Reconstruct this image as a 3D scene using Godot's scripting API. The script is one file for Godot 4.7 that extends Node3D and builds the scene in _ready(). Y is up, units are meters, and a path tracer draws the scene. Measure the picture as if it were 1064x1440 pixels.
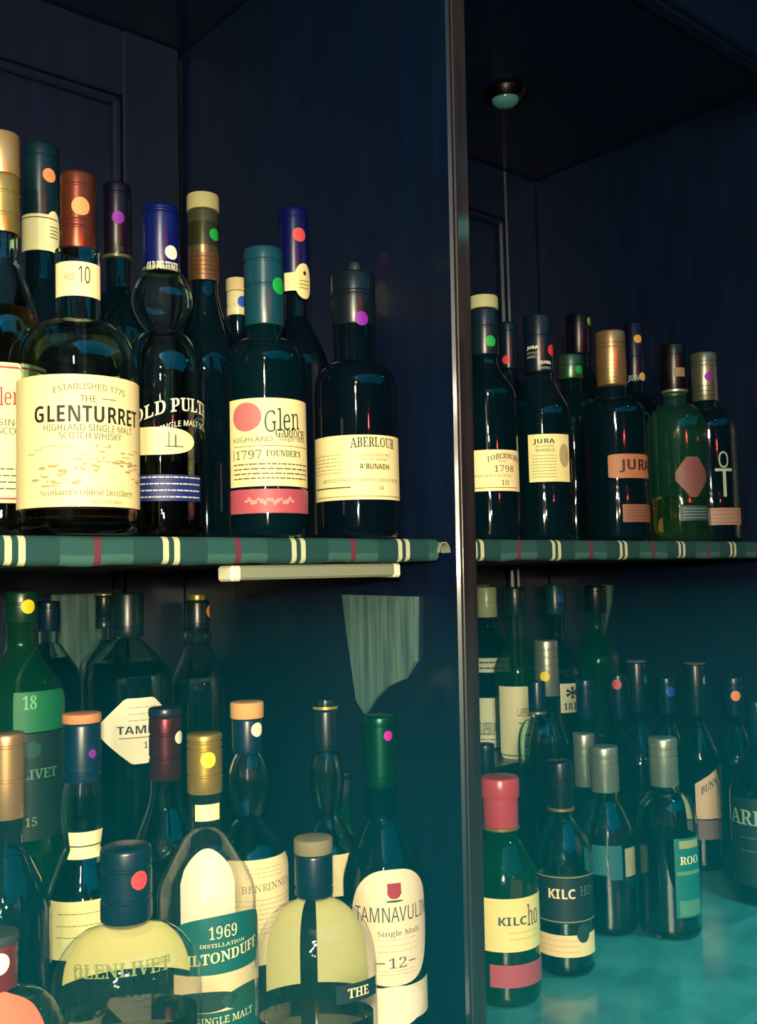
extends Node3D

# ---------------------------------------------------------------- camera model (also used to turn photo pixels into directions)
const FOCAL := 1400.0
const EYE := Vector3(0.0, 1.427, 0.711)
var cam_basis: Basis
# heights (metres above the floor)
const COUNTER := 0.962
const STEP_LOW := 0.997
const STEP_HIGH := 1.137
const SHELF := 1.463
const ROOF := 2.199
const BACK := -0.5315

var mats := {}
var used_names := {}

func _ready() -> void:
	# ---- camera
	var cam := Camera3D.new()
	cam.name = "camera"
	cam.basis = Basis(Vector3.UP, deg_to_rad(-41.0)) * Basis(Vector3.RIGHT, deg_to_rad(3.7)) * Basis(Vector3.BACK, deg_to_rad(-1.4))
	cam.position = EYE
	cam.fov = rad_to_deg(2.0 * atan(720.0 / FOCAL))
	cam.near = 0.02
	cam.far = 50.0
	add_child(cam)
	cam.current = true
	cam_basis = cam.basis
	# ---- environment
	var we := WorldEnvironment.new()
	we.name = "environment"
	var env := Environment.new()
	env.background_mode = Environment.BG_COLOR
	env.background_color = Color(0.0, 0.0, 0.0)
	env.tonemap_mode = Environment.TONE_MAPPER_LINEAR
	env.tonemap_exposure = 1.0
	env.volumetric_fog_enabled = true
	env.volumetric_fog_density = 0.0
	env.sdfgi_enabled = true
	env.ssao_enabled = true
	env.ssil_enabled = true
	we.environment = env
	add_child(we)
	# ---- lights
	build_lights()
	# ---- setting
	build_room()
	build_cabinet()
	build_shelves()
	# ---- things
	build_bottles()
	# ---- teal fog box added to lift the dark tones, in place of veiling glare
	var fm := FogMaterial.new()
	fm.density = 0.033
	fm.albedo = Color(0.05, 0.8, 0.98)
	var fog := FogVolume.new()
	fog.name = "glare_haze"
	fog.shape = RenderingServer.FOG_VOLUME_SHAPE_BOX
	fog.size = Vector3(3.2, 0.47, 1.6)
	fog.position = Vector3(0.9, 1.175, 0.2)
	fog.material = fm
	fog.set_meta("kind", "stuff")
	fog.set_meta("label", "thin teal fog added in place of veiling glare low over the counter and its bottles")
	fog.set_meta("category", "glare_haze")
	add_child(fog)

# ================================================================ helpers: pixels to places
func ray(px: float, py: float) -> Vector3:
	return cam_basis * Vector3((px - 532.0) / FOCAL, (720.0 - py) / FOCAL, -1.0)

func at_depth(px: float, py: float, z: float) -> Vector3:
	var d := ray(px, py)
	return EYE + d * ((z - EYE.z) / d.z)

func distance_of(p: Vector3) -> float:
	return -(cam_basis.transposed() * (p - EYE)).z

func height_at(x: float, z: float, py: float) -> float:
	var bt := cam_basis.transposed()
	var v0 := bt * (Vector3(x, 0, z) - EYE)
	var vy := bt * Vector3.UP
	return ((720.0 - py) * (-v0.z) - FOCAL * v0.y) / (FOCAL * vy.y + (720.0 - py) * vy.z)

# ================================================================ helpers: materials
func mat(key: String, c: Color, rough := 0.6, metal := 0.0, extra := {}) -> StandardMaterial3D:
	if mats.has(key):
		return mats[key]
	var m := StandardMaterial3D.new()
	m.resource_name = key
	m.albedo_color = c
	m.roughness = rough
	m.metallic = metal
	for k in extra:
		m.set(k, extra[k])
	mats[key] = m
	return m

func tint(kind: String, c: Color) -> StandardMaterial3D:
	var key := kind + "_" + c.to_html(false)
	match kind:
		"paper": return mat(key, c, 0.55)
		"print": return mat(key, c, 0.6)
		"foil": return mat(key, c, 0.32, 0.75)
		"plastic": return mat(key, c, 0.3)
		"cork": return mat(key, c, 0.75)
		"sticker": return mat(key, c, 0.5)
	return mat(key, c)

func glass(key: String, c: Color, alpha: float) -> StandardMaterial3D:
	return mat("glass_" + key, Color(c.r, c.g, c.b, alpha), 0.03, 0.0, {"transparency": BaseMaterial3D.TRANSPARENCY_ALPHA})

func spirit(key: String, c: Color, cloudy := 0.0) -> StandardMaterial3D:
	return mat("spirit_" + key, Color(c.r, c.g, c.b, cloudy), 0.02, 0.0, {"refraction_enabled": true, "refraction_scale": 0.036, "transparency": BaseMaterial3D.TRANSPARENCY_ALPHA})

func noise_tex(seed_: int, freq: float, stretch: Vector2i, ramp: Array, octaves := 4) -> ImageTexture:
	var n := FastNoiseLite.new()
	n.seed = seed_
	n.frequency = freq
	n.fractal_octaves = octaves
	var im := Image.create(256, 256, false, Image.FORMAT_RGB8)
	var g := Gradient.new()
	g.offsets = PackedFloat32Array([0.0, 0.5, 1.0])
	g.colors = PackedColorArray(ramp)
	for y in 256:
		for x in 256:
			var a := float(x) / 256.0 * TAU
			var v := n.get_noise_3d(cos(a) * 40.0 * stretch.x, sin(a) * 40.0 * stretch.x, float(y) * stretch.y) * 0.5 + 0.5
			im.set_pixel(x, y, g.sample(clampf((v - 0.25) * 2.0, 0.0, 1.0)))
	return ImageTexture.create_from_image(im)

func wood(key: String, ramp: Array, rough: float, sc: Vector3, coat := 0.0) -> StandardMaterial3D:
	if mats.has(key):
		return mats[key]
	var m := mat(key, Color.WHITE, rough)
	m.albedo_texture = noise_tex(hash(key) % 1000, 0.03, Vector2i(3, 1), ramp)
	m.uv1_triplanar = true
	m.uv1_world_triplanar = true
	m.uv1_scale = sc
	if coat > 0.0:
		m.clearcoat_enabled = true
		m.clearcoat = coat
		m.clearcoat_roughness = 0.12
	return m

# ================================================================ helpers: meshes and nodes
func numbered(called: String) -> String:
	if not used_names.has(called):
		used_names[called] = 0
		return called
	used_names[called] += 1
	return "%s_%03d" % [called, used_names[called]]

func thing(called: String, label: String, category: String, at := Vector3.ZERO, turn := 0.0, group := "") -> Node3D:
	var o := Node3D.new()
	o.name = numbered(called)
	add_child(o)
	o.position = at
	o.rotation.y = turn
	o.set_meta("label", label)
	o.set_meta("category", category)
	if group != "":
		o.set_meta("group", group)
	return o

func obj(called: String, mesh: Mesh, m: Material, parent: Node, at := Vector3.ZERO) -> MeshInstance3D:
	var o := MeshInstance3D.new()
	o.name = called if parent != self else numbered(called)
	o.mesh = mesh
	o.material_override = null
	for i in mesh.get_surface_count():
		o.set_surface_override_material(i, m)
	o.position = at
	parent.add_child(o, true)
	return o

func struct(called: String, mesh: Mesh, m: Material, at := Vector3.ZERO, label := "", category := "") -> MeshInstance3D:
	var o := obj(called, mesh, m, self, at)
	o.set_meta("kind", "structure")
	if label != "":
		o.set_meta("label", label)
		o.set_meta("category", category)
	return o

func arr_mesh(v: PackedVector3Array, n: PackedVector3Array, uv: PackedVector2Array, idx: PackedInt32Array) -> ArrayMesh:
	var a := []
	a.resize(Mesh.ARRAY_MAX)
	a[Mesh.ARRAY_VERTEX] = v
	a[Mesh.ARRAY_NORMAL] = n
	if uv.size() == v.size():
		a[Mesh.ARRAY_TEX_UV] = uv
	a[Mesh.ARRAY_INDEX] = idx
	var m := ArrayMesh.new()
	m.add_surface_from_arrays(Mesh.PRIMITIVE_TRIANGLES, a)
	return m

# a box with chamfered edges, centred
func box(size: Vector3, bevel := 0.002) -> ArrayMesh:
	var st := SurfaceTool.new()
	st.begin(Mesh.PRIMITIVE_TRIANGLES)
	var h := size * 0.5
	var b := minf(bevel, minf(h.x, minf(h.y, h.z)) * 0.6)
	var pts := {}
	for sx in [-1, 1]:
		for sy in [-1, 1]:
			for sz in [-1, 1]:
				pts[[sx, sy, sz, 0]] = Vector3(sx * h.x, sy * (h.y - b), sz * (h.z - b))
				pts[[sx, sy, sz, 1]] = Vector3(sx * (h.x - b), sy * h.y, sz * (h.z - b))
				pts[[sx, sy, sz, 2]] = Vector3(sx * (h.x - b), sy * (h.y - b), sz * h.z)
	var quads := []
	for s in [-1, 1]:
		quads.append([[s, -1, -1, 0], [s, 1, -1, 0], [s, 1, 1, 0], [s, -1, 1, 0]])
		quads.append([[-1, s, -1, 1], [1, s, -1, 1], [1, s, 1, 1], [-1, s, 1, 1]])
		quads.append([[-1, -1, s, 2], [1, -1, s, 2], [1, 1, s, 2], [-1, 1, s, 2]])
		for t in [-1, 1]:
			quads.append([[s, t, -1, 0], [s, t, 1, 0], [s, t, 1, 1], [s, t, -1, 1]])
			quads.append([[s, -1, t, 0], [s, 1, t, 0], [s, 1, t, 2], [s, -1, t, 2]])
			quads.append([[-1, s, t, 1], [1, s, t, 1], [1, s, t, 2], [-1, s, t, 2]])
	for q in quads:
		face(st, [pts[q[0]], pts[q[1]], pts[q[2]], pts[q[3]]])
	for sx in [-1, 1]:
		for sy in [-1, 1]:
			for sz in [-1, 1]:
				face(st, [pts[[sx, sy, sz, 0]], pts[[sx, sy, sz, 1]], pts[[sx, sy, sz, 2]]])
	return st.commit()

# a flat polygon of 3 or 4 corners, wound so that it faces away from the origin of the mesh
func face(st: SurfaceTool, p: Array) -> void:
	var n: Vector3 = (p[1] - p[0]).cross(p[2] - p[0]).normalized()
	var c: Vector3 = Vector3.ZERO
	for q in p:
		c += q
	c /= p.size()
	var order := range(p.size())
	if n.dot(c) > 0.0:
		order.reverse()
	else:
		n = -n
	st.set_normal(n)
	for k in range(1, p.size() - 1):
		for i in [order[0], order[k], order[k + 1]]:
			st.set_normal(n)
			st.add_vertex(p[i])

# extrude a closed outline (in x,y) along z from 0 to depth
func prism(outline: PackedVector2Array, depth: float) -> ArrayMesh:
	var st := SurfaceTool.new()
	st.begin(Mesh.PRIMITIVE_TRIANGLES)
	var pts := outline
	if not Geometry2D.is_polygon_clockwise(pts):
		pts.reverse()
	var tri := Geometry2D.triangulate_polygon(pts)
	for k in range(0, tri.size(), 3):
		var a := pts[tri[k]]
		var b := pts[tri[k + 1]]
		var c := pts[tri[k + 2]]
		if (b - a).cross(c - a) > 0.0:
			var t := b
			b = c
			c = t
		st.set_normal(Vector3.BACK)
		for p in [a, b, c]:
			st.add_vertex(Vector3(p.x, p.y, depth))
		st.set_normal(Vector3.FORWARD)
		for p in [a, c, b]:
			st.add_vertex(Vector3(p.x, p.y, 0))
	for i in pts.size():
		var a := pts[i]
		var b := pts[(i + 1) % pts.size()]
		var e := (b - a).normalized()
		st.set_normal(Vector3(-e.y, e.x, 0))
		for p in [Vector3(a.x, a.y, 0), Vector3(b.x, b.y, 0), Vector3(b.x, b.y, depth), Vector3(a.x, a.y, 0), Vector3(b.x, b.y, depth), Vector3(a.x, a.y, depth)]:
			st.add_vertex(p)
	return st.commit()

# revolve a profile of (radius, height), outside running from bottom to top; squash flattens it front to back
func lathe(prof: Array, segs := 40, squash := 1.0) -> ArrayMesh:
	var v := PackedVector3Array()
	var n := PackedVector3Array()
	var idx := PackedInt32Array()
	var segn := []
	for i in prof.size() - 1:
		var d: Vector2 = prof[i + 1] - prof[i]
		segn.append(Vector2(d.y, -d.x).normalized() if d.length() > 1e-9 else Vector2(0, 1))
	for i in prof.size() - 1:
		if (prof[i + 1] - prof[i]).length() < 1e-7:
			continue
		var na: Vector2 = segn[i]
		var nb: Vector2 = segn[i]
		if i > 0 and segn[i - 1].dot(segn[i]) > 0.72:
			na = (segn[i - 1] + segn[i]).normalized()
		if i < prof.size() - 2 and segn[i + 1].dot(segn[i]) > 0.72:
			nb = (segn[i + 1] + segn[i]).normalized()
		var base := v.size()
		for s in segs + 1:
			var a := TAU * s / segs
			var dirv := Vector3(sin(a), 0, cos(a) * squash)
			var dn := Vector3(sin(a) * squash, 0, cos(a)).normalized()
			v.append(Vector3(dirv.x * prof[i].x, prof[i].y, dirv.z * prof[i].x))
			n.append((dn * na.x + Vector3.UP * na.y).normalized())
			v.append(Vector3(dirv.x * prof[i + 1].x, prof[i + 1].y, dirv.z * prof[i + 1].x))
			n.append((dn * nb.x + Vector3.UP * nb.y).normalized())
		for s in segs:
			var p := base + s * 2
			idx.append_array([p, p + 1, p + 3, p, p + 3, p + 2])
	return arr_mesh(v, n, PackedVector2Array(), idx)

# ---- patches that lie on a round body of radius r (angles in radians, 0 faces local +z, positive to +x)
func on_round(r: float, a: float, y: float, squash := 1.0) -> Vector3:
	return Vector3(sin(a) * r, y, cos(a) * r * squash)

func label_top(shape: String, s: float) -> float:
	match shape:
		"oval": return 0.5 + 0.5 * sqrt(maxf(0.0, 1.0 - pow(absf(s), 3.0)))
		"ellipse": return 0.5 + 0.5 * sqrt(maxf(0.0, 1.0 - s * s))
		"arch": return 0.72 + 0.28 * sqrt(maxf(0.0, 1.0 - s * s))
		"hex": return 1.0 if absf(s) < 0.35 else lerpf(1.0, 0.62, (absf(s) - 0.35) / 0.65)
		"slant": return lerpf(0.62, 1.0, (s + 1.0) * 0.5)
		"soft": return 1.0 - 0.06 * pow(absf(s), 8.0)
	return 1.0

func label_low(shape: String, s: float) -> float:
	match shape:
		"oval", "ellipse": return 1.0 - label_top(shape, s)
		"hex": return 0.0 if absf(s) < 0.2 else lerpf(0.0, 0.42, (absf(s) - 0.2) / 0.8)
		"soft": return 0.06 * pow(absf(s), 8.0)
	return 0.0

func patch(prof: Array, off: float, a0: float, a1: float, y0: float, y1: float, shape := "rect", squash := 1.0) -> ArrayMesh:
	# prof: the (radius, height) outline of the body the patch lies on; off: how far it stands off it
	var v := PackedVector3Array()
	var n := PackedVector3Array()
	var uv := PackedVector2Array()
	var idx := PackedInt32Array()
	var nx := 26
	var ny := 1
	if absf(rad_at(prof, y0) - rad_at(prof, y1)) > 0.0003 or absf(rad_at(prof, (y0 + y1) * 0.5) - rad_at(prof, y1)) > 0.0003:
		ny = 14
	if absf(a1 - a0) * rad_at(prof, y0) < 0.02:
		nx = 12 if shape in ["oval", "ellipse"] else 5
	for i in nx + 1:
		var s := -1.0 + 2.0 * i / nx
		if shape in ["oval", "ellipse"]:
			s = sin(s * PI * 0.5)
		var a := lerpf(a0, a1, (s + 1.0) * 0.5)
		for j in ny + 1:
			var t := lerpf(label_low(shape, s), label_top(shape, s), float(j) / ny)
			var y := lerpf(y0, y1, t)
			v.append(on_round(rad_at(prof, y) + off, a, y, squash))
			n.append(Vector3(sin(a) * squash, 0, cos(a)).normalized())
			uv.append(Vector2((s + 1.0) * 0.5, 1.0 - t))
		if i > 0:
			for j in ny:
				var p := (i - 1) * (ny + 1) + j
				var q := p + ny + 1
				idx.append_array([p, p + 1, q + 1, p, q + 1, q])
	return arr_mesh(v, n, uv, idx)

func disc(r: float, a: float, y: float, rad: float, squash := 1.0) -> ArrayMesh:
	var v := PackedVector3Array([on_round(r, a, y, squash)])
	var n := PackedVector3Array([Vector3(sin(a), 0, cos(a))])
	var idx := PackedInt32Array()
	for i in 25:
		var t := TAU * i / 24.0
		var aa := a + cos(t) * rad / r
		v.append(on_round(r, aa, y + sin(t) * rad, squash))
		n.append(Vector3(sin(aa), 0, cos(aa)))
		if i > 0:
			idx.append_array([0, i + 1, i])
	return arr_mesh(v, n, PackedVector2Array(), idx)

var fonts := {}
func font(kind: String) -> SystemFont:
	if not fonts.has(kind):
		var f := SystemFont.new()
		f.font_names = PackedStringArray(["Droid Serif" if kind.begins_with("serif") else "Droid Sans"])
		if kind.ends_with("bold"):
			f.font_weight = 700
		if kind.ends_with("italic"):
			f.font_italic = true
		fonts[kind] = f
	return fonts[kind]

# lettering bent round a body: centre (a, y), given width and height in metres, arch = rise of the middle
func lettering(text: String, kind: String, r: float, a: float, y: float, w: float, h: float, arch := 0.0, slope := 0.0, squash := 1.0) -> ArrayMesh:
	var tm := TextMesh.new()
	tm.text = text
	tm.font = font(kind)
	tm.font_size = 40
	tm.pixel_size = 0.01
	tm.depth = 0.0
	tm.curve_step = 1.5
	var src := tm.get_mesh_arrays()
	var sv: PackedVector3Array = src[Mesh.ARRAY_VERTEX]
	var lo := Vector3(1e9, 1e9, 0)
	var hi := Vector3(-1e9, -1e9, 0)
	for p in sv:
		lo = lo.min(p)
		hi = hi.max(p)
	var c := (lo + hi) * 0.5
	var v := PackedVector3Array()
	var n := PackedVector3Array()
	for p in sv:
		var x := (p.x - c.x) / maxf(hi.x - lo.x, 1e-6)
		var yy := (p.y - c.y) / maxf(hi.y - lo.y, 1e-6)
		var aa := a + x * w / r
		v.append(on_round(r, aa, y + yy * h + arch * (1.0 - 4.0 * x * x) + slope * x * w, squash))
		n.append(Vector3(sin(aa) * squash, 0, cos(aa)).normalized())
	return arr_mesh(v, n, PackedVector2Array(), src[Mesh.ARRAY_INDEX])

# ================================================================ lights
func lamp_light(called: String, at: Vector3, c: Color, energy: float, size: float) -> OmniLight3D:
	var l := OmniLight3D.new()
	l.name = called
	l.light_color = c
	l.light_energy = energy
	l.light_size = size
	l.omni_range = 12.0
	l.omni_attenuation = 2.0
	l.shadow_enabled = true
	l.position = at
	add_child(l)
	return l

func build_lights() -> void:
	# the camera flash: a small warm-white source just above the lens
	lamp_light("flash_light", EYE + Vector3(-0.015, 0.05, 0.02), Color(1.0, 0.95, 0.76), 1.05, 0.006)
	# blue-green fill light added on the unseen ceiling to lift the shadows
	var a := AreaLight3D.new()
	a.name = "fill_panel_light"
	a.area_size = Vector2(3.4, 2.2)
	a.area_normalize_energy = true
	a.light_color = Color(0.0, 0.62, 0.76)
	a.light_energy = 2.6
	a.area_range = 12.0
	a.shadow_enabled = true
	a.position = Vector3(1.0, 2.62, 2.3)
	a.rotation_degrees = Vector3(-90, 0, 0)
	add_child(a)
	# bare bulbs hanging in the bar behind the viewer: the chains of sparks on the glass
	for p in [[0.9, 0.55, 0.0], [1.5, 0.95, 0.1], [1.55, 0.38, -0.05], [2.2, 0.72, 0.05], [2.5, 0.22, 0.0], [2.1, 0.06, 0.12], [1.2, 0.2, -0.12]]:
		var at: Vector3 = EYE + Vector3(-0.656, 0, 0.755) * p[0] + Vector3(0.755, 0, 0.656) * p[2] + Vector3.UP * p[1]
		pendant(at, Color(1.0, 0.95, 0.82), 800.0, 0.03, "bare warm bulb hanging over the bar behind the viewer")
	shaded_pendant(Vector3(1.2, 2.0, 0.47))
	for p in [[0.9, 0.5, 1.3], [1.4, 0.2, 1.7]]:
		var at: Vector3 = EYE + Vector3(-0.656, 0, 0.755) * p[0] + Vector3(0.755, 0, 0.656) * p[2] + Vector3.UP * p[1]
		pendant(at, Color(1.0, 0.25, 0.22), 500.0, 0.05, "bare red bulb hanging over the bar behind the viewer")

func shaded_pendant(at: Vector3) -> void:
	var o := thing("shaded_pendant_lamp", "teal metal shaded pendant lamp hanging over the glossy counter", "lamp", at)
	obj("shade", lathe([Vector2(0.13, -0.02), Vector2(0.127, 0.0), Vector2(0.1, 0.05), Vector2(0.05, 0.085), Vector2(0.02, 0.1), Vector2(0.0, 0.1)], 32), mat("shade_enamel", Color(0.05, 0.22, 0.24), 0.4, 0.3), o)
	obj("bulb", lathe([Vector2(0, -0.002), Vector2(0.02, 0.004), Vector2(0.03, 0.02), Vector2(0.03, 0.035), Vector2(0.015, 0.06), Vector2(0, 0.062)], 20), mat("counter_bulb_glow", Color(0.5, 0.95, 0.9), 0.3, 0.0, {"emission_enabled": true, "emission": Color(0.5, 0.95, 0.9), "emission_energy_multiplier": 6.0}), o)
	obj("cord", lathe([Vector2(0, 0.1), Vector2(0.003, 0.1), Vector2(0.003, 2.69 - at.y), Vector2(0, 2.69 - at.y)], 8), mat("cord_black", Color(0.03, 0.03, 0.03), 0.7), o)
	var l := SpotLight3D.new()
	l.name = "counter_spot_light"
	l.light_color = Color(0.45, 0.95, 0.9)
	l.light_energy = 1.2
	l.light_size = 0.03
	l.spot_range = 12.0
	l.spot_attenuation = 2.0
	l.spot_angle = 42.0
	l.spot_angle_attenuation = 0.8
	l.shadow_enabled = true
	l.position = at + Vector3(0, -0.006, 0)
	l.rotation_degrees = Vector3(-90, 0, 0)
	add_child(l)

func pendant(at: Vector3, c: Color, glow: float, energy: float, label: String) -> void:
	var o := thing("pendant_lamp", label, "lamp", at, 0.0, label.replace("bulb", "bulbs"))
	var m := mat("bulb_glow_" + c.to_html(false), c, 0.3, 0.0, {"emission_enabled": true, "emission": c, "emission_energy_multiplier": glow})
	var bl := obj("bulb", lathe([Vector2(0, -0.018), Vector2(0.009, -0.015), Vector2(0.0145, -0.006), Vector2(0.015, 0.002), Vector2(0.012, 0.014), Vector2(0.008, 0.024), Vector2(0, 0.026)], 20), m, o)
	bl.scale = Vector3(1.3, 1.0, 1.3)
	obj("socket", lathe([Vector2(0, 0.0262), Vector2(0.012, 0.0265), Vector2(0.013, 0.06), Vector2(0.004, 0.068), Vector2(0, 0.068)], 16), mat("socket_brass", Color(0.4, 0.32, 0.15), 0.4, 0.8), o)
	obj("cord", lathe([Vector2(0, 0.068), Vector2(0.003, 0.068), Vector2(0.003, 2.699 - at.y), Vector2(0, 2.699 - at.y)], 8), mat("cord_black", Color(0.03, 0.03, 0.03), 0.7), o)
	var l := lamp_light("pendant_light", at, c, energy, 0.012)
	l.name = numbered("pendant_light")

func build_room() -> void:
	var plaster := mat("dark_plaster", Color(0.03, 0.09, 0.13), 0.9)
	var boards := wood("floor_wood", [Color(0.08, 0.06, 0.05), Color(0.13, 0.1, 0.08), Color(0.17, 0.13, 0.1)], 0.5, Vector3(0.8, 0.8, 0.8))
	struct("floor", box(Vector3(6.0, 0.1, 5.0)), boards, Vector3(1.0, -0.05, 1.6))
	struct("ceiling", box(Vector3(6.0, 0.1, 5.0)), plaster, Vector3(1.0, 2.75, 1.6))
	struct("wall_back", box(Vector3(6.0, 2.7, 0.1)), plaster, Vector3(1.0, 1.35, -0.75))
	struct("wall_front", box(Vector3(6.0, 2.7, 0.1)), plaster, Vector3(1.0, 1.35, 4.05))
	struct("wall_left", box(Vector3(0.1, 2.7, 4.9)), plaster, Vector3(-1.95, 1.35, 1.6))
	struct("wall_right", box(Vector3(0.1, 2.7, 4.9)), plaster, Vector3(3.95, 1.35, 1.6))
	var p := thing("fill_light_panel", "added blue green fill light panel on the unseen ceiling of the bar", "ceiling light", Vector3(1.0, 2.64, 2.3))  # added body for the fill light, out of view
	obj("frame", box(Vector3(3.46, 0.05, 2.26), 0.004), mat("fill_panel_frame", Color(0.1, 0.1, 0.1), 0.5), p, Vector3(0, 0.03, 0))
	var glow := mat("fill_panel_glow", Color(0.02, 0.42, 0.75), 0.5, 0.0, {"emission_enabled": true, "emission": Color(0.02, 0.42, 0.75), "emission_energy_multiplier": 0.03})
	obj("diffuser", box(Vector3(3.4, 0.006, 2.2), 0.001), glow, p, Vector3(0, 0.003, 0))

# ================================================================ cabinet
func build_cabinet() -> void:
	var dark := wood("cabinet_wood", [Color(0.005, 0.065, 0.165), Color(0.006, 0.075, 0.185), Color(0.009, 0.09, 0.205)], 0.42, Vector3(1.6, 0.5, 1.6), 0.3)
	var brown := wood("bead_wood", [Color(0.1, 0.085, 0.1), Color(0.14, 0.115, 0.125), Color(0.18, 0.145, 0.15)], 0.45, Vector3(3.0, 0.6, 3.0), 0.4)
	var c := thing("back_bar_cabinet", "dark lacquered wooden back bar cabinet with panelled back and upright divider", "cabinet")
	var mid := (ROOF + COUNTER) * 0.5
	var tall := ROOF - COUNTER
	# uprights between the bays
	for x in [-0.021, 0.7245, 1.5165]:
		var u := obj("divider", box(Vector3(0.0215, tall, 0.545), 0.003), dark, c, Vector3(x, mid, BACK * 0.5 + 0.005))
		if x > 0.5 and x < 1.0:
			u.rotation_degrees.z = -0.7      # the old upright stands a little out of plumb
		obj("edge_band", box(Vector3(0.0205, tall, 0.006), 0.002), brown, u, Vector3(0, 0, 0.2757))
		obj("edge_bead", lathe_rod(0.0022, tall), brown, u, Vector3(-0.0095, -tall * 0.5, 0.2775))
	obj("roof_board", box(Vector3(1.60, 0.02, 0.56), 0.002), dark, c, Vector3(0.748, ROOF + 0.0101, BACK * 0.5 + 0.0))
	var fas := obj("fascia", box(Vector3(1.60, 0.10, 0.02), 0.003), dark, c, Vector3(0.748, ROOF - 0.003, 0.024))
	obj("moulding", box(Vector3(1.60, 0.014, 0.014), 0.004), dark, fas, Vector3(0, -0.04, 0.015))
	# framed back panel in each bay
	for b in [[-0.0098, 0.7135], [0.7355, 1.5055]]:
		var x0: float = b[0]
		var x1: float = b[1]
		var bp := obj("back_panel", box(Vector3(x1 - x0, tall, 0.012), 0.001), dark, c, Vector3((x0 + x1) * 0.5, mid, BACK - 0.016))
		var w := x1 - x0
		for s in [-1, 1]:
			obj("stile", box(Vector3(0.088, tall, 0.016), 0.003), dark, bp, Vector3(s * (w * 0.5 - 0.0445), 0, 0.0136))
			obj("moulding", box(Vector3(0.012, tall - 0.2, 0.012), 0.004), dark, bp, Vector3(s * (w * 0.5 - 0.0955), 0, 0.0125))
			obj("rail", box(Vector3(w - 0.178, 0.095, 0.016), 0.003), dark, bp, Vector3(0, s * (tall * 0.5 - 0.048), 0.0136))
			obj("moulding", box(Vector3(w - 0.19, 0.012, 0.012), 0.004), dark, bp, Vector3(0, s * (tall * 0.5 - 0.1025), 0.0125))

	# patches of light under the upper shelf, modelled as pale cutouts
	var pale := wood("pale_ply", [Color(0.22, 0.34, 0.34), Color(0.3, 0.42, 0.41), Color(0.38, 0.48, 0.46)], 0.6, Vector3(5.0, 0.8, 5.0))  # brightness of the light patches is put into this pale colour
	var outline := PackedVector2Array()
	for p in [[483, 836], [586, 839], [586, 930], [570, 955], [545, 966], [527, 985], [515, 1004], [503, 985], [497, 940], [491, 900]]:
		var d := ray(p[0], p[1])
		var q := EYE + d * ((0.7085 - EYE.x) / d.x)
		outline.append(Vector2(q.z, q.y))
	var lit_patch := obj("light_patch", prism(outline, 0.006), pale, c)
	lit_patch.basis = Basis(Vector3(0, 0, 1), Vector3(0, 1, 0), Vector3(-1, 0, 0))
	lit_patch.position = Vector3(0.7115, 0, 0)
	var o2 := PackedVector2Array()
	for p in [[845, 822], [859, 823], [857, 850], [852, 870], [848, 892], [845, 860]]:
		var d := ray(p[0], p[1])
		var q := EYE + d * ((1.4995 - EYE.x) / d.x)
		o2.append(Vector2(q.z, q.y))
	var lit_patch2 := obj("light_patch", prism(o2, 0.006), pale, c)
	lit_patch2.basis = Basis(Vector3(0, 0, 1), Vector3(0, 1, 0), Vector3(-1, 0, 0))
	lit_patch2.position = Vector3(1.5055, 0, 0)
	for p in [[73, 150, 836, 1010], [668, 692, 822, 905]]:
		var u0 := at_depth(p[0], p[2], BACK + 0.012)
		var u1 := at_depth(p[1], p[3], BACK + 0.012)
		obj("light_patch_board", box(Vector3(u1.x - u0.x, u0.y - u1.y, 0.006), 0.001), pale, c, Vector3((u0.x + u1.x) * 0.5, (u0.y + u1.y) * 0.5, BACK + 0.0088))  # pale boards shaped as the lit patches on the back wall

	# counter, skirting cabinet below
	var top := wood("counter_wood", [Color(0.16, 0.38, 0.39), Color(0.2, 0.45, 0.45), Color(0.26, 0.5, 0.49)], 0.3, Vector3(0.6, 0.6, 1.8), 0.5)
	var ct := thing("counter", "glossy counter top in front of the cabinet under the lowest bottles", "counter", Vector3(0.8, COUNTER, 0))
	obj("worktop", box(Vector3(2.6, 0.035, 0.72), 0.006), top, ct, Vector3(0, -0.0176, -0.205))
	obj("base_cabinet", box(Vector3(2.6, 0.91, 0.62), 0.004), dark, ct, Vector3(0, -0.491, -0.24))
	# stepped risers that carry the rear rows
	for b in [["stepped riser of dark boards under the lower bottles facing the pale cutout made for a light patch", -0.009, 0.702, 0.042, -0.165], ["stepped riser of dark boards behind the pink capped bottle", 0.7365, 1.504, -0.2055, -0.322]]:
		var x0: float = b[1]
		var x1: float = b[2]
		var r := thing("bottle_riser", b[0], "riser", Vector3((x0 + x1) * 0.5, COUNTER, 0), 0.0, "stepped risers in the cabinet")
		obj("lower_step", box(Vector3(x1 - x0, STEP_LOW - COUNTER, b[3] - b[4]), 0.003), dark, r, Vector3(0, (STEP_LOW - COUNTER) * 0.5, (b[3] + b[4]) * 0.5))
		obj("upper_step", box(Vector3(x1 - x0, STEP_HIGH - COUNTER, b[4] - BACK - 0.012), 0.003), dark, r, Vector3(0, (STEP_HIGH - COUNTER) * 0.5, (b[4] + BACK + 0.012) * 0.5))

	# eyeball downlight in the roof of the second bay
	var l := thing("downlight", "round recessed downlight in the cabinet roof, switched off", "lamp", Vector3(1.19, ROOF, -0.32))
	obj("ring", lathe([Vector2(0.0, -0.012), Vector2(0.022, -0.012), Vector2(0.028, -0.014), Vector2(0.036, -0.004), Vector2(0.037, -0.0002)], 32), mat("lamp_ring", Color(0.05, 0.05, 0.06), 0.3, 0.6), l)
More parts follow.
